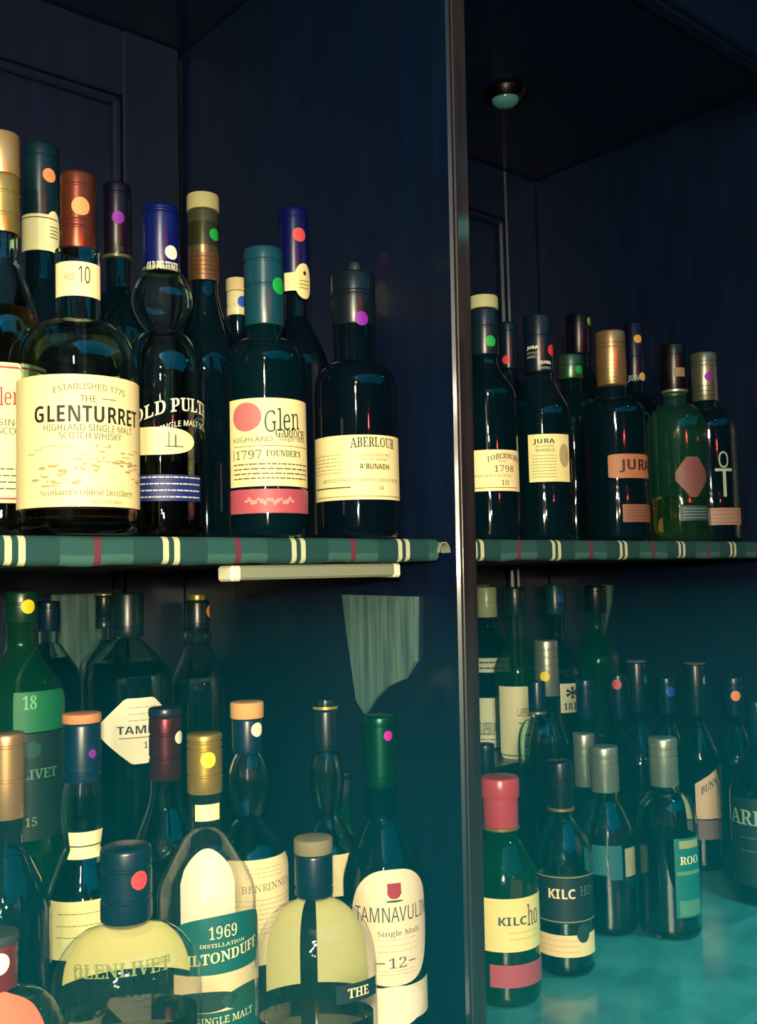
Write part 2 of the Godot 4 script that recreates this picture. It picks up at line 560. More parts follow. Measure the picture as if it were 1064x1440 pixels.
	var lens := obj("lens", lathe([Vector2(0.0, -0.026), Vector2(0.012, -0.0245), Vector2(0.02, -0.019), Vector2(0.022, -0.0125)], 32), mat("lamp_lens", Color(0.28, 0.52, 0.54), 0.12), l)
	lens.position = Vector3(-0.004, 0, 0.002)

	# strip light under the first shelf
	var s0 := at_depth(331, 810, -0.004)
	var s1 := at_depth(568, 806, -0.004)
	var bt := thing("strip_lamp", "slim white strip lamp fixed beneath the tartan shelf, switched off", "lamp", Vector3((s0.x + s1.x) * 0.5, SHELF - 0.0236, -0.02))
	var sl := s1.x - s0.x
	obj("housing", box(Vector3(sl, 0.0125, 0.022), 0.002), mat("lamp_white", Color(0.5, 0.53, 0.45), 0.55), bt, Vector3(0, -0.0065, 0))
	obj("end_cap", box(Vector3(0.011, 0.0132, 0.0226), 0.002), mat("cap_white", Color(0.92, 0.9, 0.8), 0.4), bt, Vector3(sl * 0.5 - 0.0045, -0.0069, 0))
	obj("end_cap", box(Vector3(0.011, 0.0132, 0.0226), 0.002), mat("cap_white", Color(0.92, 0.9, 0.8), 0.4), bt, Vector3(-sl * 0.5 + 0.0045, -0.0069, 0))

func lathe_rod(r: float, h: float) -> ArrayMesh:
	return lathe([Vector2(0, 0), Vector2(r, 0), Vector2(r, h), Vector2(0, h)], 14)

# ================================================================ shelves with tartan cloth
func tartan() -> StandardMaterial3D:
	if mats.has("tartan"):
		return mats["tartan"]
	var w := 504
	var h := 256
	var im := Image.create(w, h, false, Image.FORMAT_RGB8)
	var green := Color(0.035, 0.24, 0.25)
	var deep := Color(0.07, 0.27, 0.27)
	var light := Color(0.14, 0.34, 0.33)
	var white := Color(0.92, 0.9, 0.72)
	var red := Color(0.4, 0.13, 0.21)
	for x in w:
		var u := float(x) / w            # 0 = middle of the pair of white lines
		var uu := absf(u - roundf(u)) 
		for y in h:
			var v := float(y) / h
			var twill := ((x + y) % 6) < 3
			var c := green
			if absf(u - 0.5) < 0.235:
				c = light if twill else green
				if v > 0.5 and v < 0.75:
					c = light.lerp(white, 0.15) if twill else deep.lerp(light, 0.35)
			if absf(u - 0.5) < 0.022:
				c = red if twill else red.lerp(deep, 0.2)
			if uu > 0.019 and uu < 0.06:
				c = white if ((x + y * 2) % 8) < 6 else green
			im.set_pixel(x, y, c)
	var m := mat("tartan", Color.WHITE, 0.85)
	m.albedo_texture = ImageTexture.create_from_image(im)
	return m

func cloth_mesh(x0: float, x1: float, depth: float, phase: float) -> ArrayMesh:
	# section of the cloth wrapped over the front of the board (y, z) with the length along it
	var prof: Array = [Vector2(0.0, -depth), Vector2(0.0, -0.006)]
	for k in 7:
		var a := PI * 0.5 * (1.0 - k / 6.0)
		prof.append(Vector2(-0.006 + sin(a) * 0.006, -0.006 + cos(a) * 0.006))
	for k in 7:
		var a := -PI * 0.5 * k / 6.0
		prof.append(Vector2(-0.0166 + sin(a) * 0.006, -0.006 + cos(a) * 0.006))
	prof.append(Vector2(-0.0226, -0.05))
	var v := PackedVector3Array()
	var n := PackedVector3Array()
	var uv := PackedVector2Array()
	var idx := PackedInt32Array()
	var along := 0.0
	var cols := 80
	for i in prof.size():
		var p: Vector2 = prof[i]
		if i > 0:
			along += (p - prof[i - 1]).length()
		var pa: Vector2 = prof[maxi(i - 1, 0)]
		var pb: Vector2 = prof[mini(i + 1, prof.size() - 1)]
		var t := (pb - pa).normalized()
		for k in cols + 1:
			var x := lerpf(x0, x1, float(k) / cols)
			var sag := 0.0006 * sin(x * 61.0) + 0.0004 * sin(x * 143.0 + 1.0)
			v.append(Vector3(x, p.x + (sag if p.y > -0.02 and p.x < -0.012 else 0.0), p.y))
			n.append(Vector3(0, t.y, -t.x))
			uv.append(Vector2((x - phase) / 0.126, (along - depth) / 0.046 + 0.25))
	for i in prof.size() - 1:
		for k in cols:
			var p := i * (cols + 1) + k
			idx.append_array([p, p + 1, p + cols + 2, p, p + cols + 2, p + cols + 1])
	return arr_mesh(v, n, uv, idx)

func build_shelves() -> void:
	var core := mat("shelf_core", Color(0.09, 0.085, 0.08), 0.7)
	for b in [[-0.0085, 0.696, 0.2716, "tartan covered shelf with the strip lamp fixed beneath it"], [0.737, 1.504, 0.7546, "tartan covered shelf beneath the roof downlight"]]:
		var x0: float = b[0]
		var x1: float = b[1]
		var s := thing("tartan_shelf", b[3], "shelf", Vector3((x0 + x1) * 0.5, SHELF, 0), 0.0, "tartan shelves")
		obj("board", box(Vector3(x1 - x0, 0.021, 0.49), 0.004), core, s, Vector3(0, -0.0118, -0.247))
		var cl := obj("tartan_cloth", cloth_mesh(x0 - s.position.x, x1 - s.position.x, 0.49, b[2] - s.position.x), tartan(), s)
		cl.set_meta("label", "dark green tartan cloth with paired white stripes")
		if x0 < 0.5:
			# frayed end of the cloth curling up beside the divider
			var st := PackedVector2Array()
			for k in 15:
				var a := PI * k / 14.0
				st.append(Vector2(cos(a) * 0.008, sin(a) * 0.011))
			for k in 15:
				var a := PI * (14 - k) / 14.0
				st.append(Vector2(cos(a) * 0.0068, sin(a) * 0.0096))
			obj("frayed_end", prism(st, 0.012), tint("cork", Color(0.5, 0.56, 0.48)), s, Vector3(x1 - s.position.x + 0.006, -0.014, -0.009))

# ================================================================ bottles
const CREAM := Color(0.95, 0.88, 0.66)
const INK := Color(0.10, 0.12, 0.11)
const GREY := Color(0.28, 0.26, 0.2)
const PEACH := Color(0.95, 0.55, 0.34)
const WHITE := Color(0.95, 0.93, 0.82)
const RED := Color(0.85, 0.22, 0.25)
const LEAF := Color(0.08, 0.62, 0.25)
const PURPLE := Color(0.48, 0.08, 0.62)
const MAGENTA := Color(0.72, 0.06, 0.62)
const YELLOW := Color(0.92, 0.86, 0.15)
const BLUE := Color(0.08, 0.3, 0.7)
const GOLD := Color(0.72, 0.62, 0.36)
const SILVER := Color(0.62, 0.68, 0.62)
const NAVY := Color(0.02, 0.14, 0.24)
const BLACK := Color(0.02, 0.1, 0.17)
const TEAL := Color(0.03, 0.14, 0.19)

func glass_of(kind: String) -> StandardMaterial3D:
	match kind:
		"clear": return glass("clear", Color(0.25, 0.4, 0.36), 0.04)
		"pale_green": return glass("pale_green", Color(0.1, 0.35, 0.25), 0.16)
		"green": return glass("green", Color(0.02, 0.22, 0.1), 0.45)
		"dark_green": return glass("dark_green", Color(0.008, 0.085, 0.125), 0.8)
		"brown": return glass("brown", Color(0.012, 0.065, 0.115), 0.75)
		"smoke": return glass("smoke", Color(0.01, 0.11, 0.15), 0.5)
	return glass("clear", Color(0.25, 0.4, 0.36), 0.04)

func spirit_of(kind: String) -> StandardMaterial3D:
	match kind:
		"amber": return spirit("amber", Color(0.62, 0.42, 0.12))
		"gold": return spirit("gold", Color(0.8, 0.72, 0.32))
		"dark": return spirit("dark", Color(0.02, 0.12, 0.16), 0.5)
		"red": return spirit("red", Color(0.5, 0.08, 0.06))
	return spirit("amber", Color(0.62, 0.42, 0.12))

func rad_at(prof: Array, y: float) -> float:
	for i in prof.size() - 1:
		if prof[i].y <= y and prof[i + 1].y >= y and prof[i + 1].y - prof[i].y > 1e-6:
			return lerpf(prof[i].x, prof[i + 1].x, (y - prof[i].y) / (prof[i + 1].y - prof[i].y))
	return prof[-1].x

func bottle(d: Dictionary) -> void:
	var z: float = d.z
	var top := at_depth(d.t[0], d.t[1], z)
	var x := top.x
	var base: float = d.s
	var axis := Vector3(x, (top.y + base) * 0.5, z)
	var scale_px := distance_of(axis) / FOCAL
	var to_eye := Vector2(EYE.x - x, EYE.z - z).normalized()
	var h := top.y - base
	var r: float = d.hw * scale_px
	var rc: float = d.cw * scale_px
	var rn: float = d.get("nw", d.cw * 0.86) * scale_px
	var ys := height_at(x, z, d.sh) - base
	var yn := height_at(x, z, d.nk) - base
	var yc := height_at(x, z, d.cb) - base
	ys = clampf(ys, 0.05, h - 0.06)
	yn = clampf(yn, ys + 0.012, h - 0.02)
	yc = clampf(yc, yn + 0.002, h - 0.008)
	var squash: float = d.get("flat", 1.0)
	var o := thing("whisky_bottle", d.L, "bottle", Vector3(x, base + 0.0004, z), atan2(to_eye.x, to_eye.y), d.get("group", ""))
	# ---- profile of the glass
	var prof: Array = [Vector2(0.0, 0.004), Vector2(r * 0.6, 0.003), Vector2(r * 0.84, 0.0), Vector2(r * 0.93, 0.0012), Vector2(r * 0.985, 0.005), Vector2(r, 0.011), Vector2(r, ys * 0.5), Vector2(r, ys)]
	var form: String = d.get("form", "s")
	var steps := 14
	for k in range(1, steps + 1):
		var t := float(k) / steps
		var f := 0.0
		match form:
			"round": f = pow(1.0 - pow(t, 2.4), 0.55)
			"slope": f = 1.0 - t * t * (3.0 - 2.0 * t)
			_: f = lerpf(0.5 + 0.5 * cos(PI * t), pow(maxf(0.0, 1.0 - pow(t, 2.2)), 0.6), 0.45)
		if k == steps:
			f = 0.0
		prof.append(Vector2(rn + (r - rn) * f, lerpf(ys, yn, t)))
	var bulb: float = d.get("bulb", 0.0) * scale_px
	for k in range(1, 11):
		var t := k / 10.0
		prof.append(Vector2(rn + bulb * pow(sin(PI * t), 0.8), lerpf(yn, yc, t)))
	var rim := minf(rn, rc * 0.86)
	prof.append(Vector2(rim, yc + 0.0004))
	prof.append(Vector2(rim, h - 0.006))
	if d.has("thick"):
		# a wall with an inside and an outside
		var wall: Array = prof.duplicate()
		for k in range(prof.size() - 1, 4, -1):
			wall.append(Vector2(prof[k].x - 0.0022, prof[k].y))
		wall.append(Vector2(r * 0.8, 0.009))
		wall.append(Vector2(0.0, 0.0085))
		obj("glass", lathe(wall, 48, squash), mat("glass_thick", Color(0.9, 1.0, 0.97, 0.0), 0.0, 0.0, {"refraction_enabled": true, "refraction_scale": 0.05, "transparency": BaseMaterial3D.TRANSPARENCY_ALPHA}), o)
	else:
		obj("glass", lathe(prof, 44, squash), glass_of(d.get("g", "clear")), o)
	# ---- whisky inside
	if d.has("lv"):
		var yl := clampf(height_at(x, z, d.lv) - base, 0.02, h - 0.03)
		var lp: Array = [Vector2(0.0, 0.008), Vector2(r * 0.8, 0.008), Vector2(r - 0.0045, 0.011), Vector2(r - 0.003, 0.016)]
		for p in prof:
			if p.y > 0.02 and p.y < yl - 0.001:
				lp.append(Vector2(p.x - 0.0032, p.y))
		lp.append(Vector2(maxf(rad_at(prof, yl) - 0.003, 0.002), yl))
		lp.append(Vector2(0.0, yl))
		obj("whisky", lathe(lp, 44, squash), spirit_of(d.get("lc", "amber")), o)
	# ---- cap
	var c: Dictionary = d.cap
	var ck: String = c.get("k", "plastic")
	var cm := tint(ck, c.c)
	var ct := h
	if c.has("top"):
		ct = h - (h - yc) * c.get("th", 0.25)
	var cp: Array = [Vector2(rim, yc + 0.0006), Vector2(rc * 0.97, yc), Vector2(rc, yc + 0.001)]
	for gfrac in c.get("gr", [0.8]):
		var gy := lerpf(yc, ct, gfrac)
		cp.append_array([Vector2(rc, gy - 0.0014), Vector2(rc * 0.94, gy - 0.0007), Vector2(rc * 0.94, gy + 0.0007), Vector2(rc, gy + 0.0014)])
	cp.append_array([Vector2(rc, ct - 0.0025), Vector2(rc * 0.97, ct - 0.0008), Vector2(rc * 0.9, ct), Vector2(0.0, ct)])
	var cap := obj("cap", lathe(cp, 36), cm, o)
	if c.has("top"):
		var rt: float = rc * c.get("tw", 1.06)
		obj("stopper_top", lathe([Vector2(rc * 0.7, ct + 0.0002), Vector2(rt * 0.98, ct + 0.0002), Vector2(rt, ct + 0.0012), Vector2(rt, h - 0.0016), Vector2(rt * 0.96, h - 0.0003), Vector2(rt * 0.9, h), Vector2(0, h)], 36), tint(c.get("tk", "cork"), c.top), o)
	if c.has("ring"):
		obj("collar", lathe([Vector2(rn, yc - 0.004), Vector2(rc * 1.03, yc - 0.0035), Vector2(rc * 1.03, yc - 0.0005), Vector2(rn, yc)], 36), tint("foil", c.ring), o)
	if c.has("disc"):
		obj("top_plate", lathe([Vector2(0, h + 0.0002), Vector2(rc * 1.1, h + 0.0002), Vector2(rc * 1.12, h + 0.0012), Vector2(rc * 1.06, h + 0.0024), Vector2(0, h + 0.0024)], 36), tint("foil", c.disc), o)
	if c.has("knob"):
		obj("pull_tab", lathe([Vector2(0, h), Vector2(rc * 0.22, h + 0.0004), Vector2(rc * 0.26, h + 0.008), Vector2(rc * 0.2, h + 0.012), Vector2(0, h + 0.0135)], 20), tint("plastic", c.knob), o, Vector3(0.002, 0, 0))
	for s in d.get("st", []):
		var sy := height_at(x + to_eye.x * rc, z + to_eye.y * rc, s[1]) - base
		var sk := obj("sticker", disc(rc + 0.0006, deg_to_rad(s[0]), sy, s[3] * scale_px), tint("sticker", s[2]), cap)
		sk.set_meta("label", "round coloured dot sticker")
	# ---- paper labels with their print
	var layer := 0
	for l in d.get("lb", []):
		layer += 1
		var rr: float = r
		var y1 := height_at(x + to_eye.x * rr, z + to_eye.y * rr, l.y[0]) - base
		var y0 := height_at(x + to_eye.x * rr, z + to_eye.y * rr, l.y[1]) - base
		var ra := rad_at(prof, y0)
		var rb := rad_at(prof, y1)
		var body: Array = prof
		if l.has("cap"):
			ra = rc
			rb = rc
			body = [Vector2(rc, -1.0), Vector2(rc, 2.0)]
		var inset: float = -0.0025 if l.get("n", "") == "back_label" else 0.0004 + 0.0003 * layer
		var a0 := deg_to_rad(l.a[0])
		var a1 := deg_to_rad(l.a[1])
		var host: Node = o
		if l.has("c"):
			var pm: StandardMaterial3D = tint(l.get("k", "paper"), l.c)
			var lo := obj(l.get("n", "front_label"), patch(body, inset, a0, a1, y0, y1, l.get("shape", "rect"), squash), pm, o)
			host = lo
		var aw := (a1 - a0) * ra
		var ac := (a0 + a1) * 0.5
		for t in l.get("tx", []):
			var ty := lerpf(y0, y1, t[3])
			var tr: float = rad_at(body, ty) + maxf(inset, 0.0) + 0.0006
			var pr := lettering(t[0], t[1], tr, ac + t[2] * (a1 - a0) * 0.5, ty, t[4] * aw, t[5] * (y1 - y0), t[7] * (y1 - y0) if t.size() > 7 else 0.0, t[8] if t.size() > 8 else 0.0, squash)
			obj("print" if host != o else "raised_lettering", pr, tint("print", t[6]), host)
		for t in l.get("ln", []):
			var ly := lerpf(y0, y1, t[0])
			var lt: float = t[4] * (y1 - y0) * 0.5 if t.size() > 4 else 0.0004
			obj("print", patch(body, maxf(inset, 0.0) + 0.0005, ac + t[1] * (a1 - a0) * 0.5, ac + t[2] * (a1 - a0) * 0.5, ly - lt, ly + lt, t[5] if t.size() > 5 else "rect", squash), tint("print", t[3]), host)

func small_lines(y0: float, y1: float, count: int, x0: float, x1: float, c: Color, sz := 0.018) -> Array:
	var out := []
	var rng := RandomNumberGenerator.new()
	rng.seed = int(y0 * 1000.0) + count * 7
	for k in count:
		var y := lerpf(y0, y1, float(k) / maxi(count - 1, 1))
		# words of uneven length
		var x := x0
		while x < x1 - 0.04:
			var w := rng.randf_range(0.04, 0.17)
			out.append([y, x, minf(x + w, x1), c, sz * 0.55])
			x += w + 0.022
	return out

func build_bottles() -> void:
	upper_first_bay()
	upper_second_bay()
	lower_first_bay()
	lower_second_bay()

func upper_first_bay() -> void:
	var G := "whisky bottles on the tartan shelves"
	bottle({"L": "gold capped bottle with red script on a cream label beside the large cream-labelled bottle", "group": G, "thick": true, "t": [2, 192], "z": -0.105, "s": SHELF, "hw": 58, "sh": 480, "nk": 370, "cb": 332, "cw": 25, "g": "clear", "lv": 440, "lc": "amber",
		"cap": {"c": GOLD, "k": "foil", "gr": [0.3, 0.68], "top": Color(0.85, 0.72, 0.5), "th": 0.42, "tk": "foil", "tw": 1.0},
		"lb": [{"a": [-75, 75], "y": [510, 708], "c": CREAM, "tx": [["Glenf", "serif_italic", 0.12, 0.76, 0.36, 0.13, Color(0.62, 0.12, 0.2), 0.0, 0.1], ["SINGLE", "sans", 0.24, 0.57, 0.3, 0.045, GREY], ["SCOTCH", "sans", 0.24, 0.51, 0.32, 0.045, GREY], ["12", "serif", 0.46, 0.36, 0.13, 0.1, INK]], "ln": [[0.965, -1, 1, Color(0.7, 0.2, 0.2), 0.014], [0.03, -1, 1, Color(0.7, 0.2, 0.2), 0.014]] + small_lines(0.1, 0.24, 4, -0.2, 0.7, GREY)}]})
	bottle({"L": "dark bottle with black capsule, orange dot and cream paper seal round its neck", "group": G, "t": [57, 208], "z": -0.19, "s": SHELF, "hw": 50, "sh": 500, "nk": 400, "cb": 345, "cw": 25, "nw": 22, "g": "dark_green",
		"cap": {"c": TEAL, "gr": [0.86]}, "st": [[28, 245, PEACH, 10]],
		"lb": [{"n": "neck_seal", "cap": true, "a": [-80, 60], "y": [292, 344], "c": Color(0.85, 0.85, 0.68), "ln": [[0.9, -1, 1, GREY, 0.03]]}, {"n": "round_seal", "cap": true, "a": [12, 72], "y": [285, 345], "c": Color(0.88, 0.87, 0.68), "shape": "ellipse", "ln": small_lines(0.35, 0.6, 4, -0.5, 0.5, GREY, 0.04)}]})
	bottle({"L": "wide clear bottle with copper cap and large cream label showing a faded glen drawing", "group": G, "thick": true, "t": [109, 248], "z": -0.03, "s": SHELF, "hw": 81, "sh": 520, "nk": 455, "cb": 356, "cw": 24, "nw": 31, "form": "round", "g": "clear", "lv": 705, "lc": "amber",
		"cap": {"c": Color(0.5, 0.26, 0.2), "k": "foil", "gr": [0.28, 0.36, 0.82]}, "st": [[10, 290, PEACH, 13]],
		"lb": [{"n": "neck_label", "a": [-68, 68], "y": [352, 402], "c": CREAM, "tx": [["10", "sans", 0.22, 0.62, 0.22, 0.5, INK], ["AGED", "sans", -0.3, 0.55, 0.2, 0.18, GREY]]},
			{"a": [-84, 84], "y": [527, 713], "c": CREAM, "tx": [["ESTABLISHED 1775", "sans", 0.14, 0.88, 0.42, 0.045, GREY, 0.03], ["THE", "sans", 0.1, 0.815, 0.09, 0.05, INK], ["GLENTURRET", "sans_bold", 0.14, 0.70, 0.66, 0.125, INK], ["HIGHLAND SINGLE MALT", "sans", 0.14, 0.595, 0.54, 0.05, GREY], ["SCOTCH WHISKY", "sans", 0.14, 0.535, 0.36, 0.05, GREY], ["Scotland's Oldest Distillery", "serif_italic", 0.12, 0.1, 0.56, 0.06, GREY], ["OF SCOTLAND", "serif", 0.3, 0.035, 0.2, 0.025, GREY]],
				"ln": [[0.82, 0.25, 0.42, GREY, 0.006]] + hills()},
			{"n": "back_label", "a": [130, 230], "y": [500, 700], "c": CREAM}]})
	bottle({"L": "bottle with dark purple capsule and purple dot behind the copper capped bottle", "group": G, "t": [164, 262], "z": -0.2, "s": SHELF, "hw": 47, "sh": 480, "nk": 410, "cb": 362, "cw": 20, "g": "dark_green",
		"cap": {"c": Color(0.05, 0.03, 0.1), "gr": [0.85], "ring": Color(0.5, 0.5, 0.35)}, "st": [[5, 306, PURPLE, 9]],
		"lb": [{"n": "cap_print", "cap": true, "a": [-40, 50], "y": [336, 356], "tx": [["POINT", "serif", 0, 0.7, 0.5, 0.3, GREY]]}]})
	bottle({"L": "clear bottle with bulbous neck, blue capsule and white lettering printed on glass", "group": G, "thick": true, "t": [226, 294], "z": -0.075, "s": SHELF, "hw": 54, "sh": 540, "nk": 468, "cb": 380, "cw": 26, "nw": 22, "bulb": 21, "form": "round", "g": "clear", "lv": 655, "lc": "amber",
		"cap": {"c": Color(0.02, 0.07, 0.34), "gr": [0.85, 0.9], "ring": Color(0.6, 0.62, 0.5)}, "st": [[32, 354, WHITE, 10]],
		"lb": [{"n": "cap_print", "cap": true, "a": [-50, 60], "y": [352, 378], "tx": [["OLD PULTENEY", "serif_bold", 0, 0.5, 0.95, 0.45, WHITE]]},
			{"n": "printed_panel", "a": [-80, 48], "y": [601, 640], "c": CREAM, "shape": "oval", "ln": [[0.55, 0.36, 0.38, INK, 0.55], [0.5, 0.5, 0.53, INK, 0.45], [0.3, 0.3, 0.7, GREY, 0.04]]},
			{"n": "lower_label", "a": [-55, 62], "y": [668, 705], "c": Color(0.02, 0.12, 0.42), "ln": small_lines(0.15, 0.9, 4, -0.7, 0.95, Color(0.75, 0.8, 0.75), 0.09) + [[0.5, -1, -0.85, WHITE, 1.0]]},
			{"a": [-47, 133], "y": [560, 612], "tx": [["OLD PULTENEY", "serif_bold", 0.0, 0.45, 1.0, 0.36, WHITE, 0.4], ["SINGLE MALT SCOTCH", "sans", 0.0, 0.1, 0.62, 0.15, WHITE, 0.25]]}]})
	bottle({"L": "tall dark bottle with pale cork top and green dot on its gold neck foil", "group": G, "t": [285, 277], "z": -0.19, "s": SHELF, "hw": 48, "sh": 530, "nk": 405, "cb": 390, "cw": 22, "nw": 19, "form": "slope", "g": "dark_green",
		"cap": {"c": Color(0.4, 0.4, 0.3), "k": "foil", "gr": [0.78, 0.45], "top": Color(0.62, 0.6, 0.42), "th": 0.2, "tw": 1.04}, "st": [[45, 328, LEAF, 9]],
		"lb": [{"n": "neck_foil", "cap": true, "a": [-70, 70], "y": [346, 385], "c": Color(0.55, 0.4, 0.26), "k": "foil", "ln": small_lines(0.2, 0.85, 5, -0.9, 0.9, INK, 0.04)}]})
	bottle({"L": "dark bottle with copper label low on its body half hidden by the script-labelled bottle", "group": G, "t": [333, 394], "z": -0.24, "s": SHELF, "hw": 40, "sh": 540, "nk": 470, "cb": 446, "cw": 15, "g": "brown",
		"cap": {"c": Color(0.8, 0.78, 0.6), "gr": [0.4], "top": Color(0.75, 0.68, 0.5), "th": 0.35}, "st": [[30, 424, BLUE, 8]],
		"lb": [{"a": [-70, 60], "y": [652, 690], "c": Color(0.72, 0.36, 0.2)}]})
	bottle({"L": "stout bottle with teal capsule and cream label with rose seal and green script", "group": G, "t": [370, 353], "z": -0.03, "s": SHELF, "hw": 55, "sh": 520, "nk": 480, "cb": 462, "cw": 28, "nw": 26, "form": "round", "g": "smoke", "lv": 500, "lc": "dark",
		"cap": {"c": Color(0.05, 0.24, 0.3), "gr": [0.5, 0.82]}, "st": [[48, 400, LEAF, 12]],
		"lb": [{"a": [-62, 85], "y": [560, 684], "c": CREAM, "tx": [["Glen", "serif_italic", 0.18, 0.76, 0.38, 0.26, Color(0.05, 0.2, 0.15), 0.0, 0.12], ["GARIOCH", "serif_bold", 0.36, 0.60, 0.36, 0.09, INK], ["HIGHLAND", "sans", -0.45, 0.53, 0.42, 0.055, GREY], ["Single Malt", "serif", 0.4, 0.53, 0.34, 0.06, GREY], ["1797", "serif", -0.52, 0.36, 0.28, 0.1, GREY], ["FOUNDER'S", "serif_bold", 0.2, 0.37, 0.38, 0.07, INK]],
				"ln": [[0.79, -0.86, -0.24, Color(0.75, 0.42, 0.42), 0.33, "ellipse"], [0.36, -0.86, -0.84, GREY, 0.12], [0.455, -0.85, 0.95, GREY, 0.006]] + small_lines(0.09, 0.25, 4, -0.85, 0.8, GREY, 0.025)},
			{"n": "lower_label", "a": [-62, 85], "y": [688, 722], "c": Color(0.68, 0.3, 0.36), "ln": script_strokes()},
			{"n": "back_label", "a": [150, 210], "y": [640, 690], "c": Color(0.7, 0.36, 0.2)}]})
	bottle({"L": "bottle with tall blue capsule, red dot and cream oval seal behind the teal capsule", "group": G, "t": [412, 297], "z": -0.18, "s": SHELF, "hw": 45, "sh": 520, "nk": 450, "cb": 414, "cw": 21, "nw": 16, "g": "brown",
		"cap": {"c": Color(0.02, 0.05, 0.3), "gr": [0.88]}, "st": [[22, 330, Color(0.85, 0.3, 0.3), 10]],
		"lb": [{"n": "neck_seal", "cap": true, "a": [-40, 50], "y": [376, 402], "c": CREAM}, {"n": "round_seal", "cap": true, "a": [-2, 78], "y": [362, 413], "c": Color(0.9, 0.86, 0.6), "shape": "ellipse", "ln": small_lines(0.3, 0.5, 3, -0.5, 0.5, GREY, 0.04) + [[0.72, -0.12, 0.2, INK, 0.12, "ellipse"]]}]})
	bottle({"L": "squat dark bottle with black stopper, purple dot and broad cream label", "group": G, "t": [496, 388], "z": -0.03, "s": SHELF, "hw": 58, "sh": 555, "nk": 512, "cb": 462, "cw": 31, "nw": 29, "form": "round", "g": "brown", "lv": 530, "lc": "red",
		"cap": {"c": Color(0.04, 0.09, 0.13), "gr": [0.55, 0.62], "knob": Color(0.16, 0.2, 0.2)}, "st": [[20, 448, PURPLE, 10]],
		"lb": [{"a": [-80, 78], "y": [612, 703], "c": CREAM, "tx": [["ABERLOUR", "serif_bold", 0.32, 0.87, 0.43, 0.15, Color(0.05, 0.2, 0.17), 0.02], ["HIGHLAND SINGLE MALT", "sans", 0.32, 0.69, 0.34, 0.04, GREY], ["SCOTCH WHISKY", "sans", 0.32, 0.62, 0.25, 0.04, GREY], ["A'BUNADH", "sans_bold", 0.32, 0.51, 0.28, 0.085, INK], ["BOTTLED STRAIGHT FROM THE CASK AT 59.7%", "sans", 0.1, 0.3, 0.75, 0.05, GREY], ["44", "serif_italic", 0.42, 0.18, 0.05, 0.06, INK]],
				"ln": small_lines(0.42, 0.7, 6, -0.95, -0.25, Color(0.62, 0.57, 0.42), 0.02) + [[0.05, -1, 1, Color(0.7, 0.64, 0.45), 0.02], [0.19, -0.9, -0.1, GREY, 0.02]]}]})

func script_strokes() -> Array:
	# an unreadable signature: slanting loops of a pen
	var out := []
	for k in 16:
		var x := -0.6 + k * 0.06
		out.append([0.5 + 0.08 * sin(k * 1.9), x, x + 0.075, Color(0.82, 0.55, 0.52), 0.1 + 0.12 * absf(sin(k * 2.3)), "ellipse"])
	return out

func hills() -> Array:
	# the drawing of hills and roofs on the large label, as short pen strokes
	var out := []
	var rng := RandomNumberGenerator.new()
	rng.seed = 11
	for k in 60:
		var x := rng.randf_range(-0.55, 0.85)
		var y := 0.2 + 0.2 * rng.randf() + (0.08 * sin(x * 5.0))
		var w := rng.randf_range(0.02, 0.12)
		out.append([y, x, x + w, Color(0.66, 0.58, 0.4), rng.randf_range(0.006, 0.022), "ellipse"])
	for k in 14:
		var x := -0.6 + k * 0.1
		out.append([0.40 + 0.06 * sin(k * 0.55), x, x + 0.11, Color(0.6, 0.53, 0.36), 0.006])
	return out

